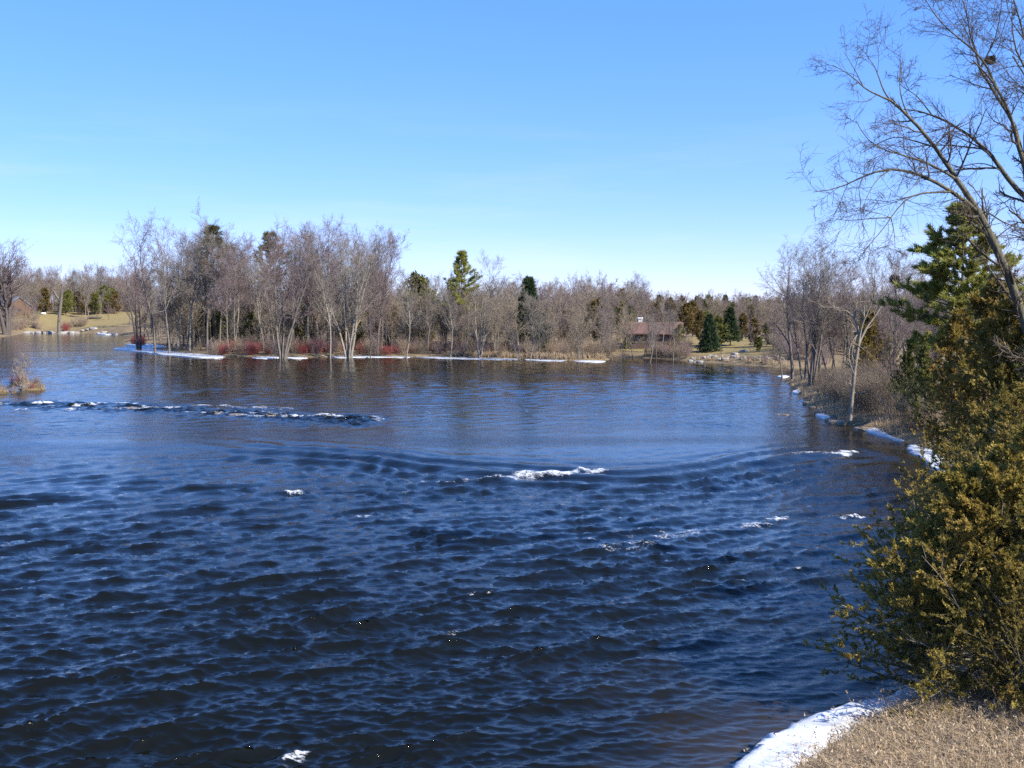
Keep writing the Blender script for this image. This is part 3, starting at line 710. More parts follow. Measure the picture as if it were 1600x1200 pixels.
def woodland(n, region, kinds, heights, label, mind, shore, seed):
    """kinds: list of (parts, height as grown, low, high)"""
    pts = []
    scatter(n, region, lambda r, x, y, z: pts.append((x, y, z)), mind, shore, seed)
    r = np.random.default_rng(seed + 500); m = len(pts); k = r.integers(0, len(kinds), m)
    me = bpy.data.meshes.new('woodland'); me.from_pydata(pts, [], [])
    sz = np.array([r.uniform(kinds[i][2], kinds[i][3]) / kinds[i][1] for i in k])
    for nm, ty, dat in (('kind_id', 'INT', k), ('size', 'FLOAT', sz), ('turn', 'FLOAT', r.random(m) * 6.28)):
        a_ = me.attributes.new(nm, ty, 'POINT'); a_.data.foreach_set('value', np.asarray(dat, np.int32 if ty == 'INT' else np.float32))
    o = obj('woodland', me); tag(o, label, 'woods', None, 'stuff')
    md = o.modifiers.new('woodland', 'NODES'); md.node_group = wood_nodes(sources('w%d' % seed, [q[0] for q in kinds]))
    return o
SK = lambda lo, hi: [(p_, 10, lo, hi) for p_ in V_SCRUB]
TK = lambda lo, hi: [(p_, 20, lo, hi) for p_ in V_TALL[:3]]
CK = lambda lo, hi: [(p_, 6, lo, hi) for p_ in V_CED_FAR]
PK = lambda lo, hi: [(p_, 10, lo, hi) for p_ in V_SPRUCE]
woodland(190, band(560, 1010, 212, 330), SK(8, 10.8) + TK(10, 12.5) + CK(5, 9)[:1], None, 'far bare woods on the skyline behind the right half of the point', 2.6, 6, 6)
woodland(60, band(1208, 1420, 146, 200), SK(5, 8) + CK(3, 5.5), None, 'bare and cedar woods closing the far lawn behind the right bank point', 2.0, 4, 13)
woodland(330, band(960, 1480, 200, 330), SK(6.5, 8.8) + SK(6, 8.5) + CK(4, 7.2), None, 'far bare and rusty woods on the skyline behind the red-roofed house', 2.2, 6, 7)
woodland(12, band(1000, 1280, 250, 330), PK(5.5, 8.2), None, 'far dark spruce tips on the right skyline', 5, 6, 9)
woodland(260, band(-120, 235, 376, 450), SK(10, 14) + TK(12, 18), None, 'far bare woods beyond the left lawn', 3.2, 18, 10)
woodland(110, band(180, 600, 205, 330), TK(13, 18) + SK(9, 13), None, 'bare woods filling behind the left half of the point', 2.8, 4, 12)
woodland(150, band(-80, 235, 368, 430), [(p_, 1.7, 2.6, 5.0) for p_ in V_SHRUB], None, 'low brush under the far woods beyond the left lawn', 2.0, 16, 14)
woodland(120, band(960, 1330, 196, 300), [(p_, 1.7, 2.0, 3.6) for p_ in V_SHRUB], None, 'low brush under the far woods behind the house', 2.0, 6, 15)
scatter(12, band(60, 190, 366, 385), tree_fn(V_CED_FAR, 6, 10, 6, 'round dark cedar at the top edge of the left lawn', 'cedars at the top of the left lawn', 'cedar_tree'), 4, 15, 11)

# shrubs along the shore of the point
def shrubs(n, region, kinds, label, group, seed, s0=.7, s1=1.3, shore=.5, mind=.8, marks=None):
    def f(r, x, y, z):
        q = r.uniform(s0, s1); lab = label
        if marks:
            row, side, n_ = where(x, y, *marks); lab = '%s %s-row %s %s %s' % ('small' if q < (s0 + s1) / 2 else 'large', row, label, side, n_)
        thing('shrub', kinds[r.integers(len(kinds))], (x, y, z), lab, 'shrub', group, r.random() * 6.28, q)
    scatter(n, region, f, mind, shore, seed)
for k, (a, b, n, lab) in enumerate(((186, 222, 9, 'red-stemmed shrub at the far left tip of the wooded point'), (345, 425, 16, 'red-stemmed shrub left of the large spreading maple'), (452, 500, 11, 'red-stemmed shrub right of the large spreading maple'), (500, 700, 9, 'reddish shrub thinly set along the snowy middle shore'))):
    shrubs(n, band(a, b, 163 if a > 200 else 185, 174 if a > 200 else 215), V_RED, lab, lab.replace('shrub', 'shrubs'), 30 + k, .8, 1.35, .4)
shrubs(75, band(225, 700, 164, 178), V_SHRUB, 'brown leafless shrub', 'brown shrubs of the left and middle shore', 40, .9, 1.7, .8, marks=(164, 178))
shrubs(60, band(690, 962, 154, 172), V_SHRUB, 'brown leafless shrub', 'brown shrubs of the right shore of the point', 41, .9, 1.7, .8, marks=(154, 172))

# ------------------------------------------------------------------ far right bank: house, spruces, rocks
def box(x0, x1, y0, y1, z0, z1):
    V = [(x, y, z) for z in (z0, z1) for y in (y0, y1) for x in (x0, x1)]
    return np.array(V, float), np.array([(0, 2, 3, 1), (4, 5, 7, 6), (0, 1, 5, 4), (2, 6, 7, 3), (0, 4, 6, 2), (1, 3, 7, 5)])
def boxes(name, bs, mat):
    Vs, Fs, o = [], [], 0
    for b in bs:
        v, f = box(*b); Vs.append(v); Fs.append(f + o); o += 8
    return mesh_np(name, np.concatenate(Vs), np.concatenate(Fs), mat, None, False)
def gable(name, hw, hd, z0, z1, over, mat, th=.18):
    a, b = hw + over, hd + over; dz = (z1 - z0) / hd * over
    zl = z0 - dz
    V = [(-a, -b, zl), (a, -b, zl), (a, 0, z1), (-a, 0, z1), (-a, b, zl), (a, b, zl)]
    V = np.array(V + [(x, y, z + th) for x, y, z in V], float)
    F = [(0, 3, 2, 1), (3, 4, 5, 2), (6, 7, 8, 9), (9, 8, 11, 10), (0, 1, 7, 6), (5, 4, 10, 11), (1, 2, 8, 7), (2, 5, 11, 8), (3, 0, 6, 9), (4, 3, 9, 10)]
    return mesh_np(name, V, np.array(F), mat, None, False)
M['brick_red'] = plain('red_brown_siding', (.10, .065, .052), (.15, .10, .08), 5)
M['roof_red'] = plain('red_brown_shingles', (.12, .068, .056), (.17, .10, .08), 9)
M['roof_slate'] = plain('blue_grey_shingles', (.13, .16, .20), (.2, .23, .28), 9)
M['wall_orange'] = plain('orange_brown_siding', (.10, .06, .042), (.14, .082, .052), 5)
M['white_paint'] = plain('white_paint', (.74, .74, .72), (.82, .82, .8), 4, .5, 0)
M['glass'] = plain('dark_window_glass', (.03, .035, .04), (.05, .055, .06), 2, .08, 0)
M['timber'] = plain('weathered_timber', (.12, .09, .065), (.22, .17, .12), 6)

def house(px, py, d, hw, hd, wall, roof, hz, rz, rotz, label, wall_m, roof_m, chim):
    x, y, _ = atd(px, py, d); z = g1(x, y) - .2
    e = obj('house', None, None, (x, y, z), rotz); tag(e, label, 'house')
    v, f = box(-hw, hw, -hd, hd, -.6, hz)
    gv = np.array([(-hw, -hd, hz), (-hw, hd, hz), (-hw, 0, rz), (hw, -hd, hz), (hw, hd, hz), (hw, 0, rz)]); gf = np.array([(8, 10, 9), (11, 12, 13)])
    obj('wall', mesh_np('wall', np.concatenate([v, gv]), [f, gf], M[wall_m], None, False), e)
    ro = obj('roof', gable('roof', hw, hd, hz, rz, .5, M[roof_m]), e)
    cx = -hw * .55 if chim < 0 else hw * .5
    obj('chimney', boxes('chimney', [(cx - .3, cx + .3, -.1, .5, rz - .6, rz + .7), (cx - .38, cx + .38, -.18, .58, rz + .7, rz + .95)], M['white_paint'] if chim < 0 else M['rock']), ro)
    n = 3
    for i in range(n):
        wx = -hw + (i + .75) * (2 * hw) / (n + .5)
        if i == 1:
            dd = obj('door', boxes('door', [(wx - .5, wx + .5, -hd - .05, -hd + .02, 0, 2.05)], M['timber']), e)
            obj('handle', boxes('handle', [(wx + .34, wx + .4, -hd - .12, -hd - .05, .95, 1.1)], M['white_paint']), dd); continue
        wdw = obj('window', boxes('window', [(wx - .65, wx + .65, -hd - .03, -hd + .02, .95, 2.0)], M['glass']), e)
        obj('frame', boxes('frame', [(wx - .75, wx - .65, -hd - .07, -hd - .02, .85, 2.1), (wx + .65, wx + .75, -hd - .07, -hd - .02, .85, 2.1), (wx - .65, wx + .65, -hd - .07, -hd - .02, 2.0, 2.1), (wx - .65, wx + .65, -hd - .09, -hd - .02, .85, .95), (wx - .04, wx + .04, -hd - .06, -hd - .03, .95, 2.0)], M['timber']), wdw)
    obj('side_window', boxes('side_window', [(hw - .02, hw + .03, -.7, .7, .95, 2.0)], M['glass']), e)
    return e
house(1022, 525, 172, 4.3, 3.2, None, None, 2.5, 4.1, R(-14), 'low house with red-brown roof behind bare trees on the far bank', 'brick_red', 'roof_red', -1)
house(12, 497, 362, 7.0, 4.5, None, None, 2.9, 6.0, R(-32), 'brown-walled house with blue-grey roof behind the big tree at the left edge', 'wall_orange', 'roof_slate', 1)

put('spruce_tree', V_SPRUCE[0], 1108, 548, 'wide dark green spruce with boughs to the ground on the far lawn', 'tree', None, 493, 10, d=157)
put('spruce_tree', spruce(214, 10, .27, .16, nb=8, size=.6), 1141, 540, 'taller rounded spruce with bare trunk foot right of the wide spruce', 'tree', None, 482, 10, d=166)
for px, py, d, top, i, lab in ((1186, 556, 150, 527, 1, 'small bright yellow-green cedar near the rocky far bank'), (1178, 545, 160, 500, 0, 'rusty round cedar behind the small bright cedar'), (1198, 545, 160, 507, 1, 'dark olive cedar right of the rusty round cedar by the far bank'),
        (1095, 530, 172, 488, 2, 'rust-tinged cedar behind the left side of the wide spruce'), (1122, 535, 165, 496, 1, 'golden green cedar between the two lawn spruces'), (1160, 530, 175, 492, 0, 'brown-tinged cedar right of the taller rounded spruce'), (1072, 520, 185, 476, 2, 'tall rusty cedar right of the red-roofed house'), (1082, 520, 188, 474, 0, 'second tall rusty cedar right of the red-roofed house'), (978, 545, 168, 527, 1, 'small round cedar at the left end of the far right bank'), (1061, 527, 168, 508, 1, 'small dark green cedar beside the right corner of the red-roofed house')):
    put('cedar_tree', V_CED_FAR[i], px, py, lab, 'tree', None, top, 6, d=d)
for px, py, d, top, k, tl, lab in ((1014, 556, 146, 490, V_TALL[3], .10, 'pale-trunked bare tree leaning right in front of the red-roofed house'), (1032, 532, 158, 470, V_TALL[3], .08, 'second pale-trunked bare tree in front of the red roof, nearer the house'), (1052, 545, 152, 462, V_TALL[0], 0, 'upright grey bare tree right of the red-roofed house'), (958, 562, 152, 486, V_SCRUB[0], 0, 'grey bare tree at the waterline where the point meets the far bank'), (972, 552, 156, 468, V_SCRUB[3], .1, 'thin bare tree with pale leaning stem left of the house'), (990, 545, 158, 480, V_SCRUB[0], 0, 'bushy grey bare tree left of the red-roofed house'), (1046, 530, 162, 480, V_SCRUB[2], 0, 'mauve bare tree crossing the right end of the red-roofed house'), (1006, 545, 160, 476, V_SCRUB[0], 0, 'grey bare tree before the left end of the red-roofed house'), (1026, 545, 156, 484, V_SCRUB[2], 0, 'dark-stemmed bare tree before the middle of the red roof'), (1172, 545, 150, 505, V_SCRUB[2], 0, 'small mauve bare tree at the right of the far lawn')):
    put('bare_tree', k, px, py, lab, 'tree', None, top, 20 if k in V_TALL else 10, d=d, tilt=(0, tl), rotz=0.0 if tl else None)
shrubs(34, band(960, 1075, 143, 160), V_SHRUB, 'brown brush on the slope below the red-roofed house', 'brown brush below the red-roofed house', 42, .7, 1.3, .8)
shrubs(36, band(1212, 1330, 132, 158), V_SHRUB, 'grey brown brush closing the right end of the far bank', 'brush at the right end of the far bank', 47, 1.2, 2.2, .8)
shrubs(16, band(1075, 1215, 134, 142), V_SHRUB, 'low brush among the rocks below the lawn spruces', 'low brush below the lawn spruces', 43, .35, .65, .5)

def rock_mesh(seed, mat):
    import bmesh
    r = np.random.default_rng(seed); bm = bmesh.new(); bmesh.ops.create_icosphere(bm, subdivisions=2, radius=1)
    for v in bm.verts:
        c = np.array(v.co); n = .78 + .45 * fbm(c[0] * 1.3 + 5 * seed, c[1] * 1.3 + c[2] * 1.7, 1.0, seed % 7, 3)
        c = np.sign(c) * np.abs(c) ** .75 * n; v.co = (c[0], c[1], c[2] * .6)
    me = bpy.data.meshes.new('boulder'); bm.to_mesh(me); bm.free(); me.materials.append(mat); return me
ROCKS = [rock_mesh(300 + i, M['rock']) for i in range(4)]; WET = [rock_mesh(310 + i, M['rock_wet']) for i in range(3)]
def rocks(pts, meshes, label, group, s0, s1, seed, flat=1.0):
    r = np.random.default_rng(seed)
    for px, py in pts:
        x, y, _ = at(px, py, .1); z = max(g1(x, y), -.05); s_ = r.uniform(s0, s1)
        o = obj('boulder', meshes[r.integers(len(meshes))], None, (x, y, z + s_ * .12), r.random() * 6.28, (s_ * r.uniform(.9, 1.6), s_, s_ * flat)); tag(o, label, 'rock', group)
r_ = np.random.default_rng(3)
rocks([(1075 + 150 * t + r_.normal() * 2, 564 + 7.5 * t - r_.random() * 3) for t in np.linspace(0, 1, 30)], ROCKS, 'grey boulder in the rocky edge below the lawn spruces', 'boulders edging the far right bank', .18, .45, 5)
rocks([(1148, 563), (1162, 562)], ROCKS, 'pale flat boulder in the middle of the rocky far edge', 'pale flat boulders of the far edge', .4, .55, 6)
rocks([(1262, 630), (1270, 636), (1283, 645), (1296, 655), (1306, 659), (1316, 661), (1340, 668), (1352, 670)], WET, 'brown wet boulder at the waterline below the lone pale tree', 'wet boulders below the lone pale tree', .22, .5, 7)
rocks([(1215, 645), (1226, 646), (1240, 643)], WET, 'small rock breaking the water left of the lone pale tree', 'small rocks in the water off the right bank', .15, .3, 8, .5)
rocks([(44 + 8.5 * i, 520.6 - r_.random() * .5 + (i > 12) * (i - 12) * .5) for i in range(17)], ROCKS, 'pale boulder along the waterline below the left lawn', 'boulders below the left lawn', .5, 1.2, 9)
rocks([(205, 636), (345, 644), (372, 646), (420, 648)], WET, 'tan ledge stone showing in the white riffle left of centre', 'ledge stones in the riffle', .3, .5, 10, .3)

# ------------------------------------------------------------------ left bank
put('bare_tree', bare_tree(330, 26, 4, .62, 50, .16, 11, 8, 8, 3, 'bark_dark', 'twig_mauve', .1, 1.25, .024), 10, 521, 'big dark-trunked bare tree at the left edge of the picture', 'tree', None, 358, 26, d=296)
def traced(name, stems, d0, wood, twig, label, foot, twigs=(6, 7, 5), twr=.012, tl=1.0, depth=0.0, extra=None, droop=0, seed=1, lower=None, sides=8, wig=.0, thin=1.0):
    """a tree whose trunk and limbs follow the photograph; stems: (pixel points with radius in metres, depth lean per metre)"""
    r = np.random.default_rng(seed)
    e = obj(name, None, None, foot); tag(e, label, 'tree'); F0 = np.array(foot)
    tk = Wood(); cr = Wood(); limbsP, limbsR = [], []
    for pts, r0, r1, dy in stems:
        p = np.array([atd(px, py, d0) for px, py in pts], float); n = len(p)
        seg = np.concatenate([[0], np.cumsum(np.linalg.norm(np.diff(p, axis=0), axis=1))]); L = seg[-1]
        m = 12; q = np.linspace(0, L, m); Q = np.stack([np.interp(q, seg, p[:, k]) for k in range(3)], 1)
        for _ in range(2): Q[1:-1] = .25 * Q[:-2] + .5 * Q[1:-1] + .25 * Q[2:]
        Q[:, 1] += dy * q + (np.cumsum(r.standard_normal(m)) * wig * L / m)
        rr = thin * (r0 + (r1 - r0) * np.linspace(0, 1, m) ** .8)
        if limbsP:
            A = np.concatenate(limbsP) + F0; j = np.argmin(((A - Q[0])[:, [0, 2]] ** 2).sum(1)); Q = Q + (A[j] - Q[0])
        limbsP.append(Q - F0); limbsR.append(rr)
    LP = np.array(limbsP); LR = np.array(limbsR); tk.add(LP, LR, sides)
    L = lens(LP); main = np.array([s_[1] for s_ in stems])
    k = np.maximum(2, (L * twigs[0]).astype(int))
    Q2, R2 = grow(r, LP, LR, k, .22, 1.0, 46, 14, 1.0 * tl, .4, .5, 6, .16, .05 - droop, .35, .3, absl=1.0, rmin=twr * 1.3)
    R2 = np.minimum(R2, .03)
    Q3, R3 = grow(r, Q2, R2, twigs[1], .15, 1, 44, 15, .45, .3, .6, 4, .18, .04 - droop, .5, .25, rmin=twr)
    Q4, R4 = grow(r, Q3, R3, twigs[2], .2, 1, 44, 15, .5, .35, .7, 2, .18, .02 - droop, .6, .25, rmin=twr * .75)
    cr.add(Q2, R2, 4); cr.add(Q3, R3, 3); cr.add(Q4, R4, 3)
    obj('trunk', tk.mesh('trunk', M[wood]), e); obj('crown', cr.mesh('crown', M[twig]), e)
    return e
for px, d, top, k, lab in ((18, 348, 455, 2, 'dark bare tree before the left end of the left-edge house'), (38, 350, 448, 0, 'grey bare tree before the middle of the left-edge house'), (52, 352, 460, 2, 'dark bare tree before the right corner of the left-edge house')):
    put('bare_tree', V_SCRUB[k], px, 500, lab, 'tree', None, top, 10, d=d)
# snag with lopped limbs on the left lawn
x, y, z = at(92, 519, .5); z = g1(x, y)
traced('bare_tree', [([(92, 520), (92, 500), (95, 475), (97, 452)], .55, .42, 0), ([(95, 472), (88, 465), (83, 456)], .42, .28, .1), ([(97, 458), (104, 449), (110, 443), (112, 435)], .45, .22, 0), ([(97, 452), (97, 443)], .3, .2, 0)],
       y, 'bark_grey', 'twig_grey', 'lopped dead-looking tree with stubby forked limbs on the left shore', (x, y, z - .3), (.8, 4, 3), .03, 1.6, seed=3)
for px, d, top, lab in ((134, 356, 455, 'pale slim twin trunk left of its fellow on the left lawn'), (139, 358, 458, 'pale slim trunk right of its twin on the left lawn'), (158, 362, 462, 'short pale trunk before the cedars of the left lawn')):
    put('bare_tree', V_TALL[3], px, 505, lab, 'tree', None, top - 12, 20, d=d)
put('bare_tree', V_SCRUB[2], 170, 508, 'thin dark sapling near the right end of the left lawn', 'tree', None, 470, 10, d=346)
shrubs(44, band(-4, 66, 300, 356), V_SHRUB, 'brown brush under the big tree at the left edge', 'brush under the left edge tree', 44, 1.2, 2.4, 1)
shrubs(10, band(98, 135, 334, 342), V_SHRUB, 'brush heap by the water right of the lopped tree', 'brush right of the lopped tree', 45, 1.0, 1.9, .5)
shrubs(3, band(103, 114, 334, 340), V_RED, 'red-stemmed shrub beside the lopped tree', 'red shrubs beside the lopped tree', 46, 1.2, 1.6, .5)
lx, ly, _ = atd(148, 500, 352); lz = g1(lx, ly)
lg_ = Wood(); lg_.add(np.array([[(-2.4, 0, .4), (-.8, .1, .45), (.8, -.1, .42), (2.3, .1, .38)]]), np.array([[.5, .46, .42, .36]]), 9); lg_.add(np.array([[(.5, 0, .6), (.9, -.2, 1.0), (1.2, -.3, 1.3)]]), np.array([[.14, .1, .06]]), 5)
tag(obj('fallen_log', lg_.mesh('fallen_log', M['bark_dark']), None, (lx, ly, lz)), 'dark fallen log lying on the left lawn', 'log')
lx, ly, _ = atd(68, 488, 366); lz = g1(lx, ly)
tag(obj('boulder', rock_mesh(320, M['white_paint']), None, (lx, ly, lz + .2), 0, (.9, .7, .7)), 'small white object at the top of the left lawn beside the house', 'rock')  # unidentified white object, given a made-up boulder shape as stand-in

# islet with bare saplings in the river at the left
def islet_plants():
    for k, (ix, iy, a, b, h) in enumerate(ISLETS):
        r = np.random.default_rng(60 + k)
        for j in range(9 if k == 0 else 4):
            x = ix + r.normal() * a * .45; y = iy + r.normal() * b * .35; z = max(g1(x, y), 0)
            thing('shrub', (V_SHRUB + V_RED[:1])[r.integers(4)], (x, y, z), ['low brown shrub on the grassy islet at the left', 'low reddish shrub at the very left edge of the river'][k], 'shrub', ['low shrubs of the islet', 'shrubs at the left edge of the river'][k], r.random() * 6, r.uniform(.3, .62))
islet_plants()
x, y, _ = at(37, 604, .4)
thing('bare_tree', bare_tree(340, 4.2, 5, .04, 22, .2, 8, 5, 4, 0, 'bark_pale', 'twig_tan', .1, .8, .011), (x, y, g1(x, y)), 'thin pale sapling clump standing on the small river islet', 'tree', None, .4, 1.15)

# ------------------------------------------------------------------ right bank, from far to near
put('bare_tree', V_RIGHT[0], 1268, 606, 'grey bare tree of many upright stems on the right bank point', 'tree', None, 368, 14, rotz=1.1)
put('bare_tree', V_RIGHT[1], 1238, 592, 'slim bare tree leaning left over the water at the right bank point', 'tree', None, 378, 14, d=107, tilt=(0, -.10), rotz=0.01)
put('bare_tree', V_RIGHT[1], 1282, 604, 'upright bare tree touching the right of the many-stemmed one', 'tree', None, 383, 14, d=97)
put('bare_tree', V_RIGHT[2], 1256, 600, 'two-stemmed bare tree touching the left of the many-stemmed one', 'tree', None, 376, 14, d=102)
put('bare_tree', V_RIGHT[2], 1296, 600, 'two-stemmed bare tree right behind the many-stemmed one', 'tree', None, 392, 14, d=100)
put('bare_tree', V_RIGHT[1], 1222, 586, 'dark leaning stub tree at the tip of the right bank', 'tree', None, 500, 14, d=112, tilt=(0, -.12), rotz=0.01)
for px, d, top, k, lab in ((1312, 96, 402, 2, 'bare tree behind the lone pale tree, left of it'), (1352, 88, 398, 1, 'tall bare tree behind the lone pale tree'), (1372, 92, 408, 0, 'bushy bare clump left of the tree with the dark leaf nest'), (1396, 80, 388, 1, 'bare tree holding a dark leaf nest near its top'), (1420, 84, 392, 2, 'bare tree between the leaf nest tree and the tall pine'), (1440, 74, 405, 1, 'bare tree just left of the tall green pine'), (1414, 66, 440, 2, 'lower bare tree in front of the leaf nest tree'), (1455, 70, 400, 0, 'bushy bare clump at the foot of the tall green pine'), (1575, 62, 395, 2, 'bare tree right of the tall green pine')):
    put('bare_tree', V_RIGHT[k], px, 600, lab, 'tree', None, top, 14, d=d)
scatter(16, band(1290, 1640, 95, 130), tree_fn(V_RIGHT, 8, 12, 14, 'bare tree deep in the woods of the right bank', 'bare trees deep in the right bank woods'), 3, 4, 70)
wp = pine(206, 13, .25, .38, 'pine', 'bark_dark', 13, 27, .68, 10)
put('pine_tree', wp, 1496, 640, 'tall bright green pine rising above the right bank woods', 'tree', None, 330, 13, d=58)
MID = [cedar(250, 8, 1.9, 100, 9, 5, 9, .22, 'cedar', .10, 1, .3, 'bark_near', 0, .2), cedar(251, 8, 1.6, 90, 8, 5, 8, .22, 'cedar_green', .10, 1, .3, 'bark_near', 0, .2)]
for px, py, d, top, k, lab in ((1352, 640, 80, 487, 0, 'dark cone-shaped cedar right behind the lone pale tree'), (1378, 640, 82, 505, 1, 'lower dark cedar beside the cone-shaped one, right of the lone pale tree'), (1418, 650, 64, 530, 1, 'green cedar overhanging the bank left of the big bronze cedars'), (1446, 650, 56, 540, 1, 'green cedar next to the big bronze cedars'),
        (1492, 690, 45, 492, 0, 'bronze cedar at the left of the big right-hand group'), (1532, 690, 40, 448, 0, 'tallest bronze cedar below the tall pine'), (1572, 700, 37, 452, 0, 'broad bronze cedar under the leaning tree'), (1625, 700, 36, 440, 1, 'olive cedar cut by the right edge under the leaning tree')):
    put('cedar_tree', MID[k], px, py, lab, 'tree', None, top, 8, d=d)
NEAR = cedar(260, 5.0, 3.2, 215, 14, 8, 14, .105, 'cedar_near', .03, 3, .2, 'bark_near', 26, .22, 74, .02, True, .14)
NEAR2 = cedar(261, 6.4, 2.6, 160, 11, 7, 14, .10, 'cedar_near', .04, 2, .25, 'bark_near', 22, .2)
for px, d, me, sc, lab, rz in ((1562, 19.4, NEAR, 1.0, 'nearest sprawling bronze cedar above the dry grass', .3), (1616, 24.0, NEAR2, .84, 'tall bronze cedar right behind the nearest one', 2.0), (1548, 27.5, NEAR2, .68, 'low bronze cedar by the water beyond the nearest one', 4.0), (1620, 30.0, NEAR, 1.1, 'bronze cedar by the right edge behind the nearer cedars', 1.0), (1620, 17.6, NEAR2, .5, 'small cedar at the right edge above the dry grass', 5.0)):
    x, y, _ = atd(px, 700, d); thing('cedar_tree', me, (x, y, g1(x, y) - .05), lab, 'tree', None, rz, sc)
V_BR = [shrub(270 + i, 1.9, 60, .8, mt, .007, 6, 3) for i, mt in enumerate(('twig_brown', 'twig_tan'))]
def brf(lab, grp, s0, s1):
    def f(r, x, y, z): thing('shrub', V_BR[r.integers(2)], (x, y, z), lab, 'shrub', grp, r.random() * 6.28, r.uniform(s0, s1))
    return f
scatter(26, band(1335, 1400, 66, 80), brf('brown brush thicket right of the lone pale tree', 'brush thicket right of the lone pale tree', 1.0, 1.6), .8, 1.0, 71)
scatter(16, band(1270, 1330, 78, 98), brf('brown brush behind the right bank point', 'brush behind the right bank point', .6, 1.1), .8, 1.0, 72)
scatter(18, band(1405, 1500, 46, 62), brf('grey brown brush under the green cedars of the right bank', 'brush under the green cedars', .7, 1.3), .8, .8, 73)
# lone tree with lopped limbs
x, y, _ = at(1329, 655, .5); z = g1(x, y)
traced('bare_tree', [([(1328, 657), (1331, 625), (1334, 593), (1338, 555), (1342, 540), (1343, 528)], .145, .10, 0), ([(1342, 532), (1340, 513), (1337, 499), (1324, 488), (1305, 483), (1290, 485)], .075, .022, .2), ([(1338, 501), (1340, 485), (1342, 472)], .065, .035, 0),
        ([(1343, 532), (1346, 509), (1356, 488), (1358, 473), (1369, 459), (1377, 458)], .075, .022, -.15), ([(1346, 506), (1349, 492), (1350, 478)], .06, .03, .2), ([(1343, 540), (1348, 529), (1357, 511), (1370, 496), (1386, 472)], .08, .045, .1),
        ([(1340, 524), (1326, 540), (1321, 559), (1323, 574), (1330, 591)], .05, .025, -.2), ([(1339, 525), (1334, 540), (1331, 553), (1334, 568)], .05, .025, -.1), ([(1341, 522), (1335, 519), (1330, 521)], .06, .03, 0)],
       y, 'bark_pale', 'twig_tan', 'lone pale tree with lopped forked limbs at the waterline of the right bank', (x, y, z - .2), (1.2, 5, 4), .009, 1.1, seed=5)

# the big leaning tree and its neighbour at the right edge
DN = 27.0
x, y, _ = atd(1662, 800, DN); z = g1(x, y)
A_ = [([(1664, 850), (1662, 790), (1650, 690), (1628, 590), (1602, 512), (1583, 460), (1568, 420), (1552, 380), (1540, 356), (1526, 332)], .30, .185, 0),
      ([(1530, 338), (1508, 300), (1494, 278), (1480, 254), (1466, 236), (1452, 218), (1440, 204), (1418, 180), (1398, 162)], .16, .06, .12),
      ([(1400, 163), (1380, 157), (1359, 150), (1330, 128), (1300, 114)], .055, .014, -.2), ([(1398, 161), (1388, 147), (1381, 114), (1366, 84), (1353, 68)], .045, .012, .2), ([(1418, 180), (1407, 139), (1414, 95), (1420, 60)], .04, .012, .3), ([(1345, 140), (1330, 105), (1318, 82)], .03, .01, .2),
      ([(1530, 338), (1506, 318), (1480, 302), (1460, 290), (1440, 282), (1418, 275), (1396, 271), (1366, 271), (1341, 286), (1308, 304), (1282, 315), (1262, 311)], .12, .016, -.15),
      ([(1482, 303), (1455, 305), (1430, 306), (1407, 310), (1392, 323), (1377, 343), (1352, 374), (1326, 398)], .06, .012, -.3), ([(1378, 342), (1344, 344), (1311, 348), (1280, 344)], .035, .01, -.1), ([(1378, 344), (1385, 367), (1388, 395)], .025, .008, .2),
      ([(1492, 276), (1480, 270), (1460, 260), (1440, 254), (1418, 249), (1396, 244), (1363, 240), (1337, 231), (1319, 216), (1310, 197)], .075, .014, -.3), ([(1464, 236), (1440, 226), (1410, 213), (1381, 227), (1360, 240)], .045, .015, .3), ([(1440, 254), (1425, 268), (1412, 290), (1395, 300), (1372, 320)], .03, .01, -.4),
      ([(1396, 271), (1370, 285), (1350, 310), (1335, 335)], .035, .01, -.5), ([(1526, 326), (1540, 322), (1565, 338), (1600, 350), (1625, 352)], .05, .02, .3), ([(1548, 366), (1570, 345), (1590, 335)], .035, .012, -.3), ([(1580, 440), (1600, 455), (1622, 470)], .06, .03, .2)]
traced('bare_tree', A_, DN, 'bark_near', 'twig_near', 'big bare tree leaning left over the river at the right edge', (x, y, z - .1), (2.2, 9, 6), .0050, 1.3, seed=7, droop=.015, sides=9, wig=.10, thin=.52)
DB = 29.5
x, y, _ = atd(1712, 800, DB); z = g1(x, y)
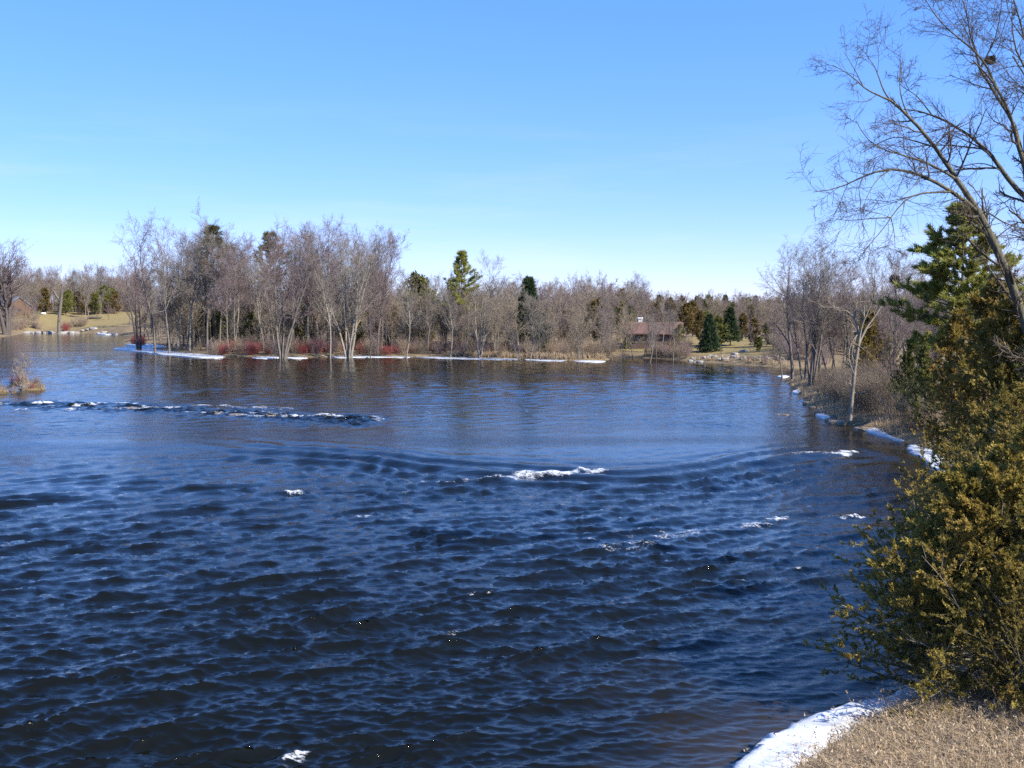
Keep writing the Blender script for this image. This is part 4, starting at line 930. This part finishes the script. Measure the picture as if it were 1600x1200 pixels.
B_ = [([(1712, 840), (1710, 700), (1690, 560), (1655, 430), (1625, 350), (1603, 314)], .34, .22, 0),
      ([(1606, 318), (1580, 286), (1560, 246), (1544, 228), (1520, 206), (1500, 190), (1470, 176), (1456, 170), (1430, 167)], .15, .03, .15), ([(1462, 172), (1446, 146), (1434, 132), (1418, 126), (1408, 105)], .04, .012, .2), ([(1520, 208), (1508, 208), (1490, 200), (1470, 210)], .035, .012, -.2), ([(1578, 284), (1565, 268), (1540, 258), (1512, 262), (1494, 272)], .04, .015, .1), ([(1500, 188), (1522, 178), (1526, 160)], .03, .01, .1),
      ([(1604, 316), (1597, 286), (1592, 254), (1580, 236), (1566, 190), (1560, 172), (1544, 148), (1528, 128), (1502, 106)], .16, .03, -.12), ([(1550, 156), (1540, 120), (1532, 110), (1508, 76), (1486, 68), (1468, 44), (1454, 18), (1443, -5), (1436, -30)], .07, .014, .1), ([(1508, 76), (1506, 50), (1490, 20), (1485, -20)], .03, .01, .2),
      ([(1590, 250), (1586, 192), (1568, 152), (1548, 124), (1538, 104), (1536, 70), (1530, 50), (1528, 20), (1520, -30)], .11, .02, .2), ([(1538, 104), (1550, 80), (1560, 50), (1562, 10), (1566, -30)], .05, .012, -.2), ([(1600, 300), (1591, 236), (1590, 200), (1590, 166), (1596, 152), (1588, 140), (1572, 120), (1558, 108)], .10, .03, -.2), ([(1596, 152), (1598, 120), (1590, 95), (1580, 80), (1575, 40), (1580, -20)], .07, .015, .1),
      ([(1610, 320), (1625, 250), (1630, 180), (1622, 100), (1610, 30), (1600, -30)], .13, .03, .1), ([(1626, 240), (1606, 200), (1600, 150)], .05, .015, -.2), ([(1615, 60), (1595, 30), (1588, -10)], .04, .012, .1), ([(1640, 390), (1600, 366), (1570, 352), (1545, 356)], .05, .015, -.2)]
traced('bare_tree', B_, DB, 'bark_near', 'twig_near', 'bare tree with several upright stems behind the big leaning tree, cut by the right edge', (x, y, z - .1), (2.6, 9, 6), .0055, 1.35, seed=9, sides=9, wig=.10, thin=.55)

# nests
def nest_mesh(seed, rad, flat):
    r = np.random.default_rng(seed); n = 420
    d = nrm(r.standard_normal((n, 3))); p = d * rad * (.35 + .6 * r.random((n, 1)) ** .5); p[:, 2] *= flat
    V, F_, T = blades(r, p, nrm(np.cross(d, r.standard_normal((n, 3)))), np.full(n, rad * .9), 3, .5, .3, r.random(n))
    return mesh_np('nest', V, F_, M['leaf_brown'], {'tone': T}, False)
tag(obj('nest', nest_mesh(1, .33, .9), None, atd(1398, 436, 80)), 'dark leaf nest high in a bare tree of the right bank', 'nest')
tag(obj('nest', nest_mesh(2, .55, .45), None, atd(317, 412, 176)), 'dark flat nest high in the tallest bare tree of the wooded point', 'nest')
tag(obj('nest', nest_mesh(3, .12, .6), None, atd(1547, 94, DB)), 'small brown twig nest in the fork of the upright-stemmed tree', 'nest')

# ------------------------------------------------------------------ ice
def ice(px_pts, label, th=.13, seed=0, cat='ice', res=5):
    import bmesh
    r = np.random.default_rng(seed)
    p = np.array([P2(*q) for q in px_pts]); n = len(p); out = []
    for i in range(n):                                                  # closed smooth outline with an uneven edge
        a, b, c, d = p[i - 1], p[i], p[(i + 1) % n], p[(i + 2) % n]
        for t in np.linspace(0, 1, res, endpoint=False):
            out.append(.5 * (2 * b + (c - a) * t + (2 * a - 5 * b + 4 * c - d) * t * t + (-a + 3 * b - 3 * c + d) * t ** 3))
    o = np.array(out); size = np.ptp(o, 0).max()
    ctr = o.mean(0); o = o + r.standard_normal(o.shape) * size * .007 + (np.stack([fbm(o[:, 0], o[:, 1], 1.2, 95), fbm(o[:, 0], o[:, 1], 1.2, 96)], 1) - .5) * min(.5, size * .08)
    nx = nrm(np.roll(o, -1, 0) - np.roll(o, 1, 0)); area = np.sum(o[:, 0] * np.roll(o[:, 1], -1) - np.roll(o[:, 0], -1) * o[:, 1])
    inw = np.stack([-nx[:, 1], nx[:, 0]], 1) * (1 if area > 0 else -1)
    w_ = min(.12, size * .02)
    rings = [(0.0, -.12), (-w_ * .25, th * .35), (w_ * .3, th * .85), (w_ * 1.2, th)]
    from mathutils.geometry import delaunay_2d_cdt
    bm = bmesh.new(); prev = None; N = len(o); hz = lambda x, y: th + (float(fbm(x, y, 1.6, 90, 3)) - .5) * th * 1.1
    for k, (ins, z) in enumerate(rings):
        vs = []
        for i in range(N):
            q = o[i] + inw[i] * ins; vs.append(bm.verts.new((q[0], q[1], hz(*q) if k == 3 else z)))
        if prev:
            for i in range(N): bm.faces.new((prev[i], prev[(i + 1) % N], vs[(i + 1) % N], vs[i]))
        prev = vs
    inner = [Vector((v.co.x, v.co.y)) for v in prev]; lo, hi = o.min(0), o.max(0); stp = max(.12, size / 40)
    gx, gy = np.meshgrid(np.arange(lo[0], hi[0], stp), np.arange(lo[1], hi[1], stp * 1.3)); gx = gx.ravel() + r.normal(size=gx.size) * stp * .2; gy = gy.ravel() + r.normal(size=gy.size) * stp * .2
    pts2 = inner + [Vector((float(a_), float(b_))) for a_, b_ in zip(gx, gy)]
    vo, _, fo, _, _, _ = delaunay_2d_cdt(pts2, [], [list(range(N))], 1, 1e-5)
    nv = [bm.verts.new((p_.x, p_.y, hz(p_.x, p_.y))) for p_ in vo]
    for f in fo:
        try: bm.faces.new([nv[i] for i in f])
        except ValueError: pass
    bmesh.ops.remove_doubles(bm, verts=bm.verts, dist=.002)
    bmesh.ops.recalc_face_normals(bm, faces=bm.faces)
    me = bpy.data.meshes.new('ice_shelf'); bm.to_mesh(me); bm.free(); me.materials.append(M['ice'])
    for q in me.polygons: q.use_smooth = True
    o_ = obj('ice_shelf', me); tag(o_, label, cat, None); return o_
ice([(1085, 1262), (1150, 1203), (1178, 1183), (1196, 1166), (1228, 1152), (1236, 1140), (1290, 1124), (1340, 1108), (1392, 1092), (1430, 1080), (1470, 1084), (1440, 1100), (1400, 1114), (1350, 1136), (1300, 1160), (1250, 1196), (1200, 1245)], 'white ice shelf along the near bank at the bottom right', .17, 1)
ice([(1430, 1076), (1500, 1058), (1560, 1046), (1580, 1062), (1520, 1076), (1450, 1092)], 'ice seen through gaps under the nearest cedar', .14, 2)
ice([(1440, 868), (1452, 850), (1490, 850), (1500, 866), (1490, 880), (1455, 878)], 'small ice patch glimpsed between the near cedars', .13, 3)
ice([(1418, 700), (1440, 695), (1462, 707), (1478, 730), (1494, 752), (1490, 764), (1478, 754), (1464, 735), (1444, 715), (1424, 706)], 'blue-shaded ice strip beneath the cedars along the right bank', .07, 4)
ice([(1350, 671), (1375, 667), (1405, 679), (1424, 688), (1408, 690), (1385, 684), (1364, 678)], 'ice strip right of the lone pale tree', .12, 5)
ice([(1276, 650), (1290, 648), (1300, 653), (1290, 657)], 'small snow patch left of the lone pale tree', .15, 6)
ice([(1283, 626), (1296, 623), (1304, 627), (1294, 631)], 'snow patch on the bank above the small rocks', .5, 7)
ice([(1238, 613), (1252, 609), (1256, 613), (1246, 616)], 'ice scrap at the foot of the many-stemmed tree', .12, 8)
ice([(1214, 589), (1224, 587.5), (1234, 589), (1224, 590.5)], 'thin ice by the dark leaning stub tree', .1, 9)
ice([(181, 545.5), (200, 542.5), (232, 545), (268, 548), (300, 551), (335, 554.5), (352, 558.5), (320, 559.5), (285, 557), (250, 554), (215, 549.5)], 'long ice tongue at the left end of the wooded point', .14, 10)
ice([(200, 540.5), (225, 540), (250, 542.5), (262, 546), (235, 545.5), (210, 543)], 'snow bank behind the long ice tongue', .45, 11)
for k, (pts, lab) in enumerate((([(395, 559), (420, 557), (440, 558), (428, 560.5), (405, 560.5)], 'snow edge left of the large spreading maple foot'), ([(446, 559), (470, 558), (480, 560), (460, 561)], 'snow edge right of the large spreading maple foot'),
        ([(517, 557.5), (535, 555), (560, 555.5), (590, 556), (615, 555.5), (640, 556), (640, 558.6), (600, 558.8), (560, 558.8), (530, 559.3)], 'snow strip below the large pale-stemmed clump'), ([(645, 557), (680, 556), (720, 556.6), (760, 558), (800, 559.5), (808, 562.2), (770, 562), (720, 560.8), (670, 559.5)], 'brightest snow strip in the middle of the point shore'),
        ([(818, 562), (850, 561), (882, 562), (880, 564.2), (845, 564)], 'snow strip below the pointed dark spruce'), ([(895, 564.3), (920, 563.5), (945, 564), (940, 566), (915, 566)], 'snow strip at the right tip of the point'), ([(280, 553), (320, 555), (370, 556), (395, 557.5), (375, 559), (330, 558), (300, 556)], None))):
    if lab: ice(pts, lab, .06, 20 + k)
ice([(152, 522.5), (165, 521.5), (178, 522), (168, 523.3)], 'thin ice slab below the right end of the left lawn', .2, 31)

# ------------------------------------------------------------------ dry grass
def grass(name, label, pts, H, nstem, mat, seed, lean=.35, w=.005, heads=True):
    """pts: (n,3) roots; each gives nstem bent blades"""
    r = np.random.default_rng(seed); n = len(pts); p = np.repeat(pts, nstem, 0) + np.concatenate([r.standard_normal((n * nstem, 2)) * .06, np.full((n * nstem, 1), -.03)], 1)
    m = len(p); h = H * r.uniform(.35, 1.1, m) * np.repeat(r.uniform(.7, 1.15, n), nstem); a = r.random(m) * 6.283
    ln = lean * r.random(m) * h
    d = np.stack([np.cos(a), np.sin(a)], 1); sd_ = np.stack([-d[:, 1], d[:, 0], np.zeros(m)], 1)
    ws = w * r.uniform(.6, 1.3, m); V = []
    for t, ww in ((0, 1.0), (.5, .8), (1.0, .25)):
        c = p + np.concatenate([d * (ln * t ** 2)[:, None] * 1.5, (h * (t - .25 * lean * t * t))[:, None]], 1)
        V += [c - sd_ * (ws * ww)[:, None], c + sd_ * (ws * ww)[:, None]]
    V = np.stack(V, 1); i = np.arange(m)[:, None] * 6
    F_ = np.concatenate([i + np.array([[0, 1, 3, 2]]), i + np.array([[2, 3, 5, 4]])]); V = V.reshape(-1, 3); tone = np.repeat(r.random(m), 6)
    if heads:                                                           # seed heads on some stems
        sel = r.random(m) < .3; tip = V.reshape(-1, 6, 3)[sel, 4]; k = 3
        hv, hf, ht = blades(r, tip - np.array([0, 0, .05]), np.tile([[0, 0, 1.]], (len(tip), 1)), np.full(len(tip), .10), k, .6, .25, r.random(len(tip)))
        F_ = [F_, hf + len(V)]; V = np.concatenate([V, hv]); tone = np.concatenate([tone, ht])
    o = obj(name, mesh_np(name, V, F_, mat, {'tone': tone}, False)); tag(o, label, 'grass', None, 'stuff'); return o
M['straw'] = foliage('dry_straw', (.25, .18, .105), (.66, .52, .35), (.46, .34, .20), .32)
r = np.random.default_rng(77)
c = np.stack([r.uniform(3, 12.5, 7000), r.uniform(12.4, 20.5, 7000)], 1); sdg = sdist(c[:, 0], c[:, 1]); ok = (sdg > .12 + .45 * r.random(7000)); c = c[ok]
gp = np.concatenate([c, gz(c[:, 0], c[:, 1])[:, None]], 1)
tw = gp[r.random(len(gp)) < .07]; edge = gp[(sdist(gp[:, 0], gp[:, 1]) < 1.2) & (r.random(len(gp)) < .12)]
grass('dry_grass', 'taller seed-headed dry weeds standing above the grass of the near bank', np.concatenate([tw, edge]), .6, 3, M['straw'], 12, .5, .004)
grass('dry_grass', 'tangled tan dry grass on the near bank at the bottom right', gp, .44, 7, M['straw'], 1, 1.7)
def far_grass(n, region, H, label, seed, shore0, shore1, w):
    r = np.random.default_rng(seed); c = region(r, n); s_ = sdist(c[:, 0], c[:, 1]); c = c[(s_ > shore0) & (s_ < shore1)]
    grass('dry_grass', label, np.concatenate([c, gz(c[:, 0], c[:, 1])[:, None]], 1), H, 5, M['straw'], seed, .4, w, False)
far_grass(6000, band(1235, 1420, 52, 105), .4, 'short dry grass along the right bank below the lone pale tree', 2, .1, 3.5, .012)
far_grass(4200, band(700, 955, 152, 166), .8, 'tan dry grass fringing the right shore of the wooded point', 3, .3, 4, .03)
far_grass(2600, band(960, 1230, 130, 150), .5, 'tan dry grass fringing the far right bank', 4, .3, 4, .03)
ii = []
r = np.random.default_rng(6)
for ix, iy, a, b, h in ISLETS:
    c = np.stack([ix + r.normal(size=260) * a * .5, iy + r.normal(size=260) * b * .45], 1); z_ = gz(c[:, 0], c[:, 1]); ii.append(np.concatenate([c, z_[:, None]], 1)[z_ > .05])
grass('dry_grass', 'tan dry grass covering the river islets at the left', np.concatenate(ii), .4, 6, M['straw'], 7, .5, .012, False)
